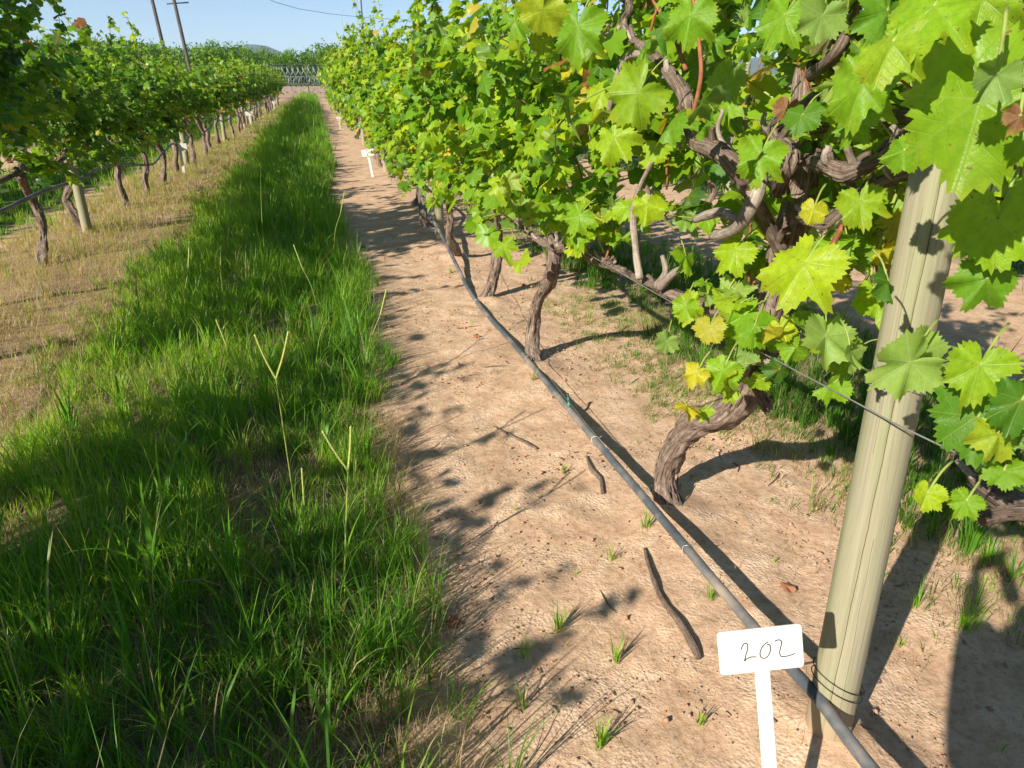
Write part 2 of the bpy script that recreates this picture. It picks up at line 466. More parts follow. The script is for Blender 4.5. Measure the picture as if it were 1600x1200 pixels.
# ------------------------------------------------------------------ ground, bank, hills
def axis(lo, hi, step, far, grow=1.13):
    a = list(np.arange(lo, hi, step))
    s = step; p = a[-1]
    while p < far[1]:
        s *= grow; p += s; a.append(p)
    s = step; p = a[0]; b = []
    while p > far[0]:
        s *= grow; p -= s; b.append(p)
    return np.array(b[::-1] + a)
gx = axis(-1.6, 3.2, .018, (-6000, 6000))
gy = axis(0.2, 6.5, .02, (-3000, 8000), 1.035)
GX, GY = np.meshgrid(gx, gy)
near = np.exp(-np.maximum(GY - 5, 0) / 5) * (np.abs(GX) < 8) * (GY > -3)
GZ = ground_h(GX, GY)
rel = fbm(GX * 9, GY * 9, 0, 31, 3)
rel2 = np.abs(fbm(GX * 26, GY * 22, 0, 41, 2))
patch = np.clip(fbm(GX * 1.7, GY * 1.7, 0, 77, 2) * 1.4 + .45, 0, 1)
GZ = GZ + near * (.005 * rel + .003 * (rel2 - .45) * patch)
nx, ny = len(gx), len(gy)
ii = (np.arange(ny - 1)[:, None] * nx + np.arange(nx - 1)[None, :])
gf = np.stack([ii, ii + 1, ii + 1 + nx, ii + nx], -1).reshape(-1, 4)
gm = mesh_np('ground', np.stack([GX, GY, GZ], -1).reshape(-1, 3), gf)
tag(link('ground', gm, M['soil']), kind='structure')

hx = np.linspace(-2600, 2600, 160); prof = [(0, 0), (.4, .55), (.75, .92), (1, 1.0), (1.5, .4)]
hz = 88 + 34 * (vnoise(hx / 420 + 3, 0 * hx, 0, 5) + .6 * vnoise(hx / 130, 0 * hx, 0, 8) + .15 * vnoise(hx / 30, 0 * hx, 0, 9)) + 45 * np.exp(-((hx + 210) / 120) ** 2)
hv = np.concatenate([np.stack([hx, 2350 + d * 500 + 0 * hx, 3 + np.maximum(hz, 16) * k], 1) for d, k in prof])
n = len(hx); q = np.concatenate([np.arange(n - 1) + r * n for r in range(len(prof) - 1)])
M['hill'] = plain('wooded_hill', (.045, .075, .04), .95, .1, var=.4, scale=.02, bump=.2)
tag(link('hills', mesh_np('hills', hv, np.stack([q, q + 1, q + 1 + n, q + n], 1)), M['hill']), kind='structure')

# ------------------------------------------------------------------ leaf meshes
PROF = [(0, 1.0), (12, .88), (24, .70), (34, .78), (48, .93), (62, .82), (76, .66), (90, .74), (105, .80), (125, .70), (145, .64), (160, .58), (172, .34), (180, .07)]
def leaf_outline(n, rng, ser=.055, deep=1.0):
    a = np.linspace(-180, 180, n + 1)[:-1] + 180.0 / n
    pa = np.array([p[0] for p in PROF]); pr = np.array([p[1] for p in PROF])
    pr = .78 + (pr - .78) * deep
    pr[-1] = .07; pr[-2] = .32
    jl = 1 + rng.normal(0, .11, 14); jr = 1 + rng.normal(0, .11, 14)
    r = np.where(a >= 0, np.interp(np.abs(a), pa, pr * jl), np.interp(np.abs(a), pa, pr * jr))
    if ser: r = r * (1 + ser * np.where(np.arange(n) % 2 == 0, 1, -1) + rng.normal(0, ser * .35, n))
    t = np.radians(a)
    return np.stack([np.sin(t) * r, np.cos(t) * r], 1) / 1.5

def leaf_geo(n, rings, rng, droop=0.0, petiole=True, cup=.16, wave=.05, ser=.07, hole=0, deep=1.0):
    """blade of width 1; +Y tip, +Z upper face; droop bends it about its junction"""
    out = leaf_outline(n, rng, ser, deep)
    V = [np.zeros((1, 2))] + [out * k for k in rings]
    xy = np.concatenate(V)
    r = np.linalg.norm(xy, axis=1); th = np.arctan2(xy[:, 0], xy[:, 1])
    ph = rng.uniform(0, 6, 3)
    z = -cup * np.abs(xy[:, 0]) * (1 + .5 * np.sin(th * 2 + ph[0])) - .22 * r ** 2 * (np.cos(th) > 0) * np.cos(th) ** 2
    z = z + wave * np.sin(th * 5 + ph[1]) * (r * 1.6) ** 2 + wave * .6 * np.sin(th * 9 + ph[2]) * (r * 1.6) ** 3
    P = np.stack([xy[:, 0], xy[:, 1], z], 1)
    c, s = math.cos(-droop), math.sin(-droop)
    P = np.stack([P[:, 0], P[:, 1] * c - P[:, 2] * s, P[:, 1] * s + P[:, 2] * c], 1)
    j = np.arange(n); k = (j + 1) % n
    skip = set()
    F3 = np.stack([np.zeros(n, int), k + 1, j + 1], 1)
    Fq = []
    for m in range(len(rings) - 1):
        a = 1 + m * n; b = 1 + (m + 1) * n
        fq = np.stack([a + j, a + k, b + k, b + j], 1)
        if hole:
            keep = rng.random(n) > hole
            keep |= (np.abs(j - n / 2) < 2)
            fq = fq[keep] if m == len(rings) - 2 or m == 0 else fq
        Fq.append(fq)
    b_ = rng.integers(0, n, 1)[0]
    uv = xy.copy()
    J = np.array([0, .30, .20]) if petiole else np.zeros(3)
    P = P + J
    mats = [np.zeros(len(F3) + sum(len(f) for f in Fq), int)]
    fs = [F3] + Fq
    if petiole:
        pts = np.array([[0, 0, 0, .014], [0, .12, .14, .012], [0, .30, .20, .011]])
        pv, pf, puv = tube(pts, 3, .2, cap=False)
        o = len(P); P = np.vstack([P, pv]); uv = np.vstack([uv, puv * 0 + 9])
        fs.append(pf[0] + o); mats.append(np.ones(len(pf[0]), int))
    return P, fs, uv, np.concatenate(mats)

def leaf_mesh(name, *a, mats=None, **k):
    P, fs, uv, mi = leaf_geo(*a, **k)
    me = mesh_np(name, P, fs, uv)
    for m in (mats or (M['leaf'], M['petiole'])): me.materials.append(m)
    # material index follows the order of the face arrays
    me.polygons.foreach_set("material_index", mi.astype(np.int32))
    return me
LR = np.random.default_rng(11)
DROOPS = [.35, .7, 1.0, 1.25, .5, .85, 1.45, 1.1, .2, .95, .6, 1.2, .4, .9]
NEAR_LEAF = [leaf_mesh('leaf', 40, [.5, 1.0], LR, droop=d, wave=.05 + .05 * (i % 4), cup=(.05, .3, .65, .15, .9, .45, .22)[i % 7], deep=(.3, .6, .95, 1.3)[i % 4], hole=.0 if i % 3 else .09) for i, d in enumerate(DROOPS)]
HERO_LEAF = [leaf_mesh('leaf', 80, [.22, .45, .7, .88, 1.0], LR, droop=0, petiole=False, wave=w, cup=c, hole=0, deep=dp, ser=.06)
             for w, c, dp in ((.08, .2, .45), (.11, .4, .8), (.13, .3, 1.1), (.10, .55, .65), (.12, .15, .95))]
FAR_LEAF = []
for i, d in enumerate(DROOPS):
    P, fs, uv, mi = leaf_geo(12, [1.0], LR, droop=d, petiole=True, ser=0, cup=.25, wave=.05)
    nb = 1 + 12
    P = P[:nb]; FAR_LEAF.append((P, fs[0]))
MID_LEAF = []
for i, d in enumerate(DROOPS):
    P, fs, uv, mi = leaf_geo(22, [1.0], LR, droop=d, petiole=True, ser=.05, cup=.2, wave=.06)
    MID_LEAF.append((P[:23], fs[0]))

def bake_leaves(name, leaves, lib):
    """leaves: list of (pos, outward, up, size, rnd, age, variant)"""
    V, F, A, B = [], [], [], []
    n = 0
    for p, o, u, s, r, a, k in leaves:
        P, f = lib[k % len(lib)]
        X = np.cross(o, u); Rm = np.stack([X, o, u], 1)
        V.append(P @ Rm.T * s + p); F.append(f + n); n += len(P)
        A.append(np.full(len(P), r)); B.append(np.full(len(P), a))
    me = mesh_np(name, np.concatenate(V), np.concatenate(F), None, {'rnd': np.concatenate(A), 'age': np.concatenate(B)})
    me.materials.append(M['leaf_mass'])
    return me

def frame(o, up):
    o = o / (np.linalg.norm(o) + 1e-9)
    u = up - o * (up @ o); u /= np.linalg.norm(u) + 1e-9
    return o, u

def age_sample(rng, yellow=1.0):
    x = rng.random()
    if x < .012 * yellow: return rng.uniform(.92, 1)
    if x < .05 * yellow: return rng.uniform(.74, .9)
    return float(np.clip(rng.normal(.44, .16), .03, .72))

def grow_shoots(rng, heads, nsh, top, side=0.0, lo=.55, spread=.34, dens=.058, yellow=1.0, size=.118, xcut=None, hang=.22, dage=0.0):
    """returns stems (list of Nx4) and leaves; heads: list of start points"""
    stems, leaves = [], []
    for k in range(nsh):
        h = np.array(heads[k % len(heads)], float) + rng.normal(0, .03, 3)
        hanging = rng.random() < hang
        L = rng.uniform(.55, 1.05) * (top - h[2]) if not hanging else rng.uniform(.35, .7)
        L = max(L, .3)
        d = np.array([rng.normal(side * .2, spread), rng.normal(0, .42), 1.0])
        if hanging: d = np.array([(rng.choice([-1, 1]) if side == 0 else np.sign(side) * rng.choice([1, 1, -1])) * rng.uniform(.5, 1.0), rng.normal(0, .6), .35])
        d /= np.linalg.norm(d)
        st = .05; n = int(L / st) + 1
        p = h.copy(); pts = [np.array([*p, .0045])]
        bend = rng.normal(0, .05, 3); bend[2] = 0
        az = rng.uniform(0, 6.28)
        nxt = .08
        for i in range(n):
            g = .018 + (.16 if hanging else .0) + (.05 if i > n * .8 else 0)
            d = d + bend + np.array([rng.normal(0, .07), rng.normal(0, .07), -g])
            if not hanging and i > 4:
                d[0] -= .10 * np.clip(p[0] / .4, -1, 1)
            d /= np.linalg.norm(d)
            p = p + d * st
            if p[2] < lo and d[2] < 0: break
            t = (i + 1) / n
            pts.append(np.array([*p, .0045 * (1 - .65 * t)]))
            nxt -= st
            while nxt <= 0:
                nxt += dens * rng.uniform(.7, 1.3)
                az += 2.6 + rng.normal(0, .5)
                o = np.array([math.cos(az), math.sin(az), rng.normal(.1, .3)])
                o[0] += .55 * np.sign(p[0] + rng.normal(0, .12)) + side * .35
                up = np.array([rng.normal(-.25, .3), rng.normal(-.1, .3), 1.0])
                oo, uu = frame(o, up)
                s = size * rng.uniform(.62, 1.18) * (1 - .45 * max(0, t - .6) / .4)
                age = age_sample(rng, yellow)
                if age < .73: age = float(np.clip(age + dage, .03, .72))
                if t > .85: age = min(.72, age + .15)
                leaves.append((p + rng.normal(0, .012, 3), oo, uu, s, rng.random(), age, int(rng.integers(0, 14))))
        if len(pts) > 2: stems.append(np.array(pts))
    return stems, leaves

def slivers(rng, P, n, seed=0):
    """peeling strips of bark lying along a limb"""
    Q = crom(P, .02); b = Bag()
    for _ in range(n):
        i = int(rng.integers(0, max(1, len(Q) - 3))); m = int(rng.integers(2, 5)); seg = Q[i:i + m + 1]
        if len(seg) < 3: continue
        T = seg[-1, :3] - seg[0, :3]; T /= np.linalg.norm(T) + 1e-9
        a = rng.uniform(0, 6.28); u = np.cross(T, [.3, .2, .9]); u /= np.linalg.norm(u); v = np.cross(T, u)
        w = rng.uniform(.0015, .005); tw = rng.normal(0, .25)
        L = []
        for k, q in enumerate(seg):
            aa = a + tw * k / len(seg); d = u * math.cos(aa) + v * math.sin(aa); e = np.cross(T, d)
            off = q[3] * 1.03 + .006 * rng.uniform(0, 1) * (k / len(seg)) ** 2 + .001
            ww = w * (1 - .75 * (k / (len(seg) - 1)) ** 2)
            L += [q[:3] + d * off - e * ww, q[:3] + d * (off + .0022), q[:3] + d * off + e * ww]
        L = np.array(L); n_ = len(seg); j = np.arange(n_ - 1) * 3
        f = np.concatenate([np.stack([j, j + 1, j + 4, j + 3], 1), np.stack([j + 1, j + 2, j + 5, j + 4], 1)])
        b.add(L, f, np.stack([np.tile([.1, .2, .3], n_) * rng.uniform(.5, 3), np.repeat(np.arange(n_) * .02, 3)], 1))
    return b

def woody(name, P, seed, n, **kw):
    b = Bag(); b.add(*tube(P, seed=seed, **kw))
    sl = slivers(np.random.default_rng(seed + 77), P, n)
    if sl.n:
        V = np.concatenate(sl.v); U = np.concatenate(sl.uv); b.add(V, np.concatenate(sl.f[4]), U)
    return b.mesh(name)

def trunk_pts(rng, head=.8, lean=.12, r=.042):
    a = rng.uniform(0, 6.28)
    P = []
    for i, z in enumerate(np.linspace(-.06, head, 7)):
        k = math.sin(z / head * 3.1 + rng.normal(0, .15))
        P.append([math.cos(a) * lean * k * .8 + rng.normal(0, .014), math.sin(a) * lean * k * 1.3 + rng.normal(0, .018), z, r * (1.12 - .25 * z / head) * rng.uniform(.88, 1.12)])
    P[-1][3] = r * 1.15
    return np.array(P)

def arm_pts(rng, h, sgn, L=.72, r=.026):
    P = [[*h[:3], r * 1.2]]
    for i in range(1, 7):
        P.append([h[0] + rng.normal(0, .03), h[1] + sgn * L * i / 6, h[2] + .04 * math.sin(i) + rng.normal(0, .02) + .02 * i / 6, r * (1 - .09 * i) * rng.uniform(.85, 1.2)])
    return np.array(P)

def spurs_on(rng, arm, n=6):
    out = []
    for k in range(n):
        q = arm[rng.integers(1, len(arm))]
        p = q[:3] + np.array([0, rng.uniform(-.06, .06), 0])
        d = np.array([rng.normal(0, .5), rng.normal(0, .4), 1.0]); d /= np.linalg.norm(d)
        L = rng.uniform(.05, .13)
        out.append(np.array([[*p, .014], [*(p + d * L * .5 + rng.normal(0, .008, 3)), .011], [*(p + d * L), .009]]))
    return out

# ---- middle and far vines: a few shared meshes
def make_variant(seed, nsh, top, size, lib, dage=0.0, yellow=1.0, hang=.3, lo=.55):
    rng = np.random.default_rng(seed)
    tp = trunk_pts(rng)
    a1, a2 = arm_pts(rng, tp[-1], 1), arm_pts(rng, tp[-1], -1)
    sp = spurs_on(rng, a1, 5) + spurs_on(rng, a2, 5)
    tm = tube_mesh('trunk', [tp], sides=9, step=.05, rough=.45, seed=seed, knots=.12); tm.materials.append(M['bark'])
    am = tube_mesh('arm', [a1, a2] + sp, sides=6, step=.07, rough=.35, seed=seed); am.materials.append(M['bark'])
    heads = [s[-1][:3] for s in sp]
    st, lv = grow_shoots(rng, heads, nsh, top, size=size, yellow=yellow, dage=dage, hang=hang, lo=lo)
    sm = tube_mesh('shoot', st[::2], sides=3, step=.15, cap=False); sm.materials.append(M['brown_cane'])
    fm = bake_leaves('foliage', lv, lib)
    return tm, am, sm, fm
VAR = [make_variant(100 + i, 42, 2.05 + .16 * (i % 3), .135, MID_LEAF, .05, 1.2) for i in range(5)]
VAR_L = [make_variant(120 + i, 40, 2.10 + .16 * (i % 3), .135, MID_LEAF, -.06, .5, .12, .76) for i in range(5)]
VAR_S = [make_variant(140 + i, 28, 2.5, .13, MID_LEAF, 0, .5, .05, .95) for i in range(3)]
def place_far(x, y, k, sc, label, group, flip):
    root = empty('grapevine', (x, y, gh(x, y)))
    root.rotation_euler.z = (math.pi if flip else 0) + R.normal(0, .08)
    root.scale = (1.0, 1.0, 1.0)
    tag(root, label, 'grapevine', group)
    vs = VAR if x > 0 else VAR_L
    if -3 < x < 0 and 2 < y < 5: vs = VAR_S
    tm, am, sm, fm = vs[k % len(vs)]
    link('trunk', tm, None, root); link('arm', am, None, root)
    s = link('shoot', sm, None, root); f = link('foliage', fm, None, root)
    f['kind'] = 'stuff'
    for o in (s, f):
        o.scale = (1, 1, sc); o.location.z = .8 * (1 - sc)
    return root

# ---- near vines: every large leaf its own object
def near_vine(x, y, seed, label, top=2.1, nsh=30, trunk=None, arms=None, extra=(), heads=None, side=-1, cull=None, group=None, size=.118, lo=.55, nobj=300, dens=.055, yellow=1.0, fdist=1.0, hang=.22, dage=.05):
    rng = np.random.default_rng(seed)
    z0 = gh(x, y)
    root = empty('grapevine', (x, y, z0))
    tag(root, label, 'grapevine', group)
    org = np.array([x, y, z0])
    rel = lambda P: np.hstack([np.asarray(P, float)[:, :3] - org, np.asarray(P, float)[:, 3:4]])
    tp = rel(trunk) if trunk is not None else trunk_pts(rng, lean=rng.uniform(.10, .24), r=rng.uniform(.030, .042))
    tp = np.array(tp, float); tp[0, 3] *= 1.35; tp[1, 3] *= 1.04
    link('trunk', woody('trunk', tp, seed, 150 if y < 7 else 60, sides=28, step=.013, rough=.6, knots=.2), M['bark'], root)
    if arms is None:
        arms_r = [arm_pts(rng, tp[-1], 1), arm_pts(rng, tp[-1], -1)]
    else:
        arms_r = [rel(a) for a in arms]
    if cull is None: cull = (lambda w: w[0] > .60) if side < 0 else (lambda w: w[0] < -1.95)
    for i, a in enumerate(arms_r):
        a = np.array(a, float)
        if arms is not None: a[:, 3] *= (.64 if i in (1, 2) and x == 1.2 else .76) * (1 + rng.normal(0, .13, len(a)))
        link('arm', woody('arm', np.array(a, float), seed + i * 7 + 1, 50, sides=18, step=.014, rough=.5, knots=.32), M['bark'], root)
    if arms is not None:      # short pruned stubs and knobs all along the trained limbs
        for a in arms_r:
            a = np.array(a, float); a[:, 3] *= .72; Q = crom(a, .02)
            for q in range(int(len(Q) * .02 / .13) + 1):
                p = Q[rng.integers(0, len(Q))]; d = rng.normal(0, 1, 3); d[2] = abs(d[2]) + .3; d /= np.linalg.norm(d)
                L = rng.uniform(.02, .055) + p[3]
                st_ = np.array([[*p[:3], p[3] * .62], [*(p[:3] + d * L * .6 + rng.normal(0, .004, 3)), p[3] * .45], [*(p[:3] + d * L), p[3] * .42]])
                link('stub', tube_mesh('stub', [st_], sides=9, step=.008, rough=.5, seed=seed + q), M['cane' if rng.random() < .5 else 'bark'], root)
    for i, (nm, P, mt) in enumerate(extra):
        P = rel(P)
        o = link(nm, tube_mesh(nm, [P], sides=14, step=.014, rough=.25, seed=seed + i * 5, knots=.13), M[mt], root)
    if heads is None:
        sp = []
        for a in arms_r: sp += spurs_on(rng, a, 6)
        for s in sp: link('spur', tube_mesh('spur', [s], sides=8, step=.02, rough=.3, seed=seed), M['bark'], root)
        hd = [s[-1][:3] for s in sp]
    else:
        hd = [np.array(h) - org for h in heads]
    stems, leaves = grow_shoots(rng, hd, nsh, top, side=side, size=size, lo=lo, dens=dens, yellow=yellow, hang=hang, dage=dage)
    if cull is not None: leaves = [l for l in leaves if cull(l[0] + org)]
    if cull is not None: stems = [s for s in stems if cull(s[len(s) // 2][:3] + org) and cull(s[-1][:3] + org)]
    for s in stems:
        link('shoot', tube_mesh('shoot', [s], sides=5, step=.06), M['brown_cane' if rng.random() < .45 else 'petiole'], root)
    camp = np.array([0, 0, H])
    def score(l):
        w = l[0] + org
        return np.linalg.norm(w - camp) - 1.3 * abs(l[0][0] - (-side) * .0) * (1 if l[0][0] * side > 0 else -1) - 4 * (l[3] - .1)
    leaves.sort(key=score)
    for p, o, u, s, r, a, k in leaves[:nobj]:
        ob = bpy.data.objects.new('leaf', NEAR_LEAF[k % 14])
        COL.objects.link(ob); ob.parent = root
        X = np.cross(o, u)
        ob.matrix_local = Matrix(((X[0] * s, o[0] * s, u[0] * s, p[0]), (X[1] * s, o[1] * s, u[1] * s, p[1]), (X[2] * s, o[2] * s, u[2] * s, p[2]), (0, 0, 0, 1)))
        ob.color = (r, a, 0, 1)
    if len(leaves) > nobj:
        f = link('foliage', bake_leaves('foliage', leaves[nobj:], MID_LEAF), None, root); f['kind'] = 'stuff'
    return root, org

AGE = {0: .42, 1: .60, 2: .80, 3: .50, 4: .18, 5: .98}
def add_hero(root, org, spec, i):
    P, n, t, w, c, kind = spec
    P, n, t = map(np.array, (P, n, t))
    if n @ (np.array([0, 0, H]) - P) < 0: n = -n
    if c == 3: n = -n            # seen from the pale underside
    t = t - n * (t @ n); t /= np.linalg.norm(t)
    X = np.cross(t, n)
    P = P - t * w * .18 - org
    ob = bpy.data.objects.new('leaf', HERO_LEAF[i % len(HERO_LEAF)])
    COL.objects.link(ob); ob.parent = root
    ob.matrix_local = Matrix(((X[0] * w, t[0] * w, n[0] * w, P[0]), (X[1] * w, t[1] * w, n[1] * w, P[1]), (X[2] * w, t[2] * w, n[2] * w, P[2]), (0, 0, 0, 1)))
    ob.color = ((i * .37) % 1, AGE[c] + .06 * math.sin(i * 2.1), 0, 1)
    # its stalk
    e = P - t * w * .45 + (n * -.12 if c != 3 else n * .12) * .3 + np.array([.02, .01, .03])
    pm = tube_mesh('petiole', [np.array([[*P, .0016], [*((P + e) / 2 + np.array([0, 0, .008])), .0017], [*e, .002]])], sides=5, step=.01)
    link('petiole', pm, M['petiole'], root)
    return ob

# measured vine skeletons: x, y, z, radius in metres; and the largest foreground leaves
V1= {'trunk': [(1.2, 2.116, -0.058, 0.05), (1.2, 2.219, 0.121, 0.045), (1.2, 2.072, 0.396, 0.045), (1.2, 1.837, 0.575, 0.043), (1.2, 1.732, 0.729, 0.046), (1.2, 1.71, 0.937, 0.04), (1.2, 1.676, 1.112, 0.042), (1.2, 1.651, 1.237, 0.034), (1.2, 1.639, 1.367, 0.028), (1.2, 1.681, 1.487, 0.024), (1.2, 1.706, 1.649, 0.018)], 'cane': [(1.17, 1.645, 1.129, 0.026), (1.08, 1.627, 1.237, 0.028), (1.0, 1.591, 1.324, 0.026), (0.95, 1.625, 1.389, 0.025), (0.95, 1.795, 1.415, 0.024), (0.95, 1.852, 1.516, 0.022), (0.95, 2.025, 1.605, 0.021), (0.95, 2.239, 1.669, 0.02), (0.95, 2.488, 1.708, 0.014), (0.95, 2.62, 1.771, 0.014), (0.95, 2.73, 1.861, 0.013)], 'cane_top': [(0.95, 2.239, 1.669, 0.018), (0.95, 2.298, 1.72, 0.02), (0.95, 2.255, 1.76, 0.013), (0.95, 2.392, 1.825, 0.012)], 'dead_cane': [(0.95, 2.091, 1.618, 0.013), (0.95, 2.232, 1.626, 0.012), (0.95, 2.312, 1.58, 0.011), (0.95, 2.361, 1.507, 0.01), (0.95, 2.401, 1.426, 0.009)], 'red': [(0.95, 1.807, 1.438, 0.006), (0.95, 1.774, 1.562, 0.006), (0.95, 1.813, 1.666, 0.005), (0.95, 1.859, 1.756, 0.005)], 'red2': [(0.95, 1.857, 1.578, 0.006), (0.95, 1.958, 1.674, 0.005), (0.95, 2.096, 1.763, 0.004)], 'armL': [(1.18, 1.692, 0.925, 0.034), (1.12, 1.748, 0.936, 0.03), (1.12, 1.91, 0.908, 0.028), (1.12, 2.124, 0.881, 0.027), (1.12, 2.302, 0.873, 0.02), (1.12, 2.504, 0.858, 0.018), (1.12, 2.738, 0.849, 0.02), (1.12, 2.93, 0.854, 0.02), (1.12, 3.237, 0.84, 0.02)], 'spurA': [(1.08, 2.328, 0.89, 0.013), (1.08, 2.393, 1.007, 0.012), (1.08, 2.424, 1.118, 0.011), (1.08, 2.369, 1.226, 0.009), (1.08, 2.25, 1.333, 0.008), (1.08, 2.111, 1.371, 0.007)], 'spurB': [(1.08, 2.193, 0.897, 0.014), (1.08, 2.131, 0.964, 0.011), (1.08, 2.164, 1.011, 0.008)], 'spurC': [(1.08, 2.168, 0.899, 0.012), (1.08, 2.064, 0.98, 0.011), (1.08, 1.994, 1.012, 0.008)], 'br1': [(1.15, 1.595, 1.248, 0.02), (1.05, 1.372, 1.266, 0.02), (1.05, 1.32, 1.275, 0.018), (1.05, 1.269, 1.314, 0.017), (1.05, 1.249, 1.345, 0.016), (1.05, 1.171, 1.382, 0.014), (1.05, 1.107, 1.407, 0.012)], 'br2': [(1.15, 1.571, 1.375, 0.02), (1.02, 1.31, 1.387, 0.02), (1.02, 1.26, 1.385, 0.022), (1.02, 1.194, 1.407, 0.02), (1.02, 1.166, 1.427, 0.017), (1.02, 1.134, 1.457, 0.015), (1.02, 1.083, 1.487, 0.012)], 'br3': [(1.17, 1.628, 1.445, 0.02), (1.2, 1.504, 1.472, 0.02), (1.2, 1.365, 1.484, 0.018), (1.2, 1.226, 1.478, 0.018), (1.2, 1.107, 1.473, 0.018)], 'red3': [(1.04, 1.27, 1.275, 0.006), (1.04, 1.293, 1.226, 0.007), (1.04, 1.309, 1.166, 0.006)], 'spurD': [(1.16, 1.67, 0.738, 0.022), (1.08, 1.493, 0.874, 0.018), (1.08, 1.427, 0.941, 0.012)], 'spurE': [(1.05, 1.608, 1.297, 0.009), (1.0, 1.735, 1.418, 0.007), (1.0, 1.735, 1.487, 0.006)], 'upr': [(1.2, 1.69, 1.562, 0.016), (1.12, 1.501, 1.6, 0.012), (1.12, 1.455, 1.66, 0.011), (1.12, 1.445, 1.731, 0.01)]}
V1X = {'b': [(1.05, 1.609, 1.335, 0.021), (1.02, 1.572, 1.287, 0.019), (1.02, 1.628, 1.212, 0.018), (1.02, 1.706, 1.174, 0.015), (1.02, 1.757, 1.159, 0.01)], 'c': [(1.04, 1.631, 1.214, 0.014), (1.0, 1.678, 1.237, 0.013), (1.0, 1.758, 1.217, 0.012), (1.0, 1.822, 1.193, 0.008)], 'd': [(1.1, 1.601, 1.296, 0.02), (1.05, 1.5, 1.367, 0.019), (1.05, 1.498, 1.398, 0.019), (1.05, 1.572, 1.428, 0.019), (1.05, 1.574, 1.457, 0.017), (1.05, 1.511, 1.487, 0.015), (1.05, 1.44, 1.522, 0.012)], 'e': [(1.17, 1.601, 0.686, 0.02), (1.1, 1.588, 0.797, 0.014), (1.05, 1.545, 0.875, 0.013), (1.04, 1.571, 0.894, 0.01)], 'f': [(1.05, 1.544, 0.872, 0.012), (1.04, 1.452, 0.9, 0.011), (1.04, 1.38, 0.917, 0.008)], 'g': [(1.05, 1.543, 0.867, 0.011), (1.04, 1.546, 0.83, 0.01), (1.04, 1.579, 0.792, 0.007)], 'h': [(1.03, 1.323, 1.385, 0.012), (1.0, 1.31, 1.41, 0.01), (1.0, 1.304, 1.431, 0.007)], 'k': [(1.05, 1.593, 1.437, 0.01), (1.03, 1.597, 1.46, 0.008), (1.03, 1.592, 1.483, 0.005)]}
V2= {'trunk': [(1.12, 3.659, -0.078, 0.038), (1.12, 3.857, 0.091, 0.032), (1.12, 3.787, 0.351, 0.03), (1.12, 3.509, 0.609, 0.033), (1.12, 3.476, 0.769, 0.035)], 'armR': [(1.12, 3.476, 0.759, 0.035), (1.12, 3.144, 0.847, 0.03), (1.12, 2.928, 0.834, 0.03), (1.12, 2.723, 0.845, 0.028), (1.12, 2.567, 0.856, 0.02)], 'armL': [(1.1, 3.414, 0.773, 0.03), (1.1, 3.776, 0.761, 0.02), (1.1, 4.196, 0.776, 0.015), (1.1, 4.61, 0.809, 0.014), (1.1, 5.055, 0.875, 0.013)], 'spur': [(1.1, 3.414, 0.773, 0.026), (1.1, 3.599, 0.863, 0.02), (1.1, 3.726, 1.01, 0.014), (1.1, 3.664, 1.179, 0.01)]}
V0= {'arm': [(1.12, 0.696, 0.924, 0.035), (1.12, 0.748, 0.884, 0.03), (1.12, 0.804, 0.868, 0.024), (1.12, 0.862, 0.866, 0.022), (1.12, 0.906, 0.868, 0.012)], 'arm2': [(1.1, 0.735, 0.896, 0.02), (1.1, 0.797, 0.863, 0.016), (1.1, 0.848, 0.814, 0.014)], 'top': [(1.0, 0.804, 1.602, 0.02), (1.0, 0.919, 1.612, 0.018), (1.0, 0.987, 1.62, 0.016), (1.0, 1.042, 1.641, 0.013)]}
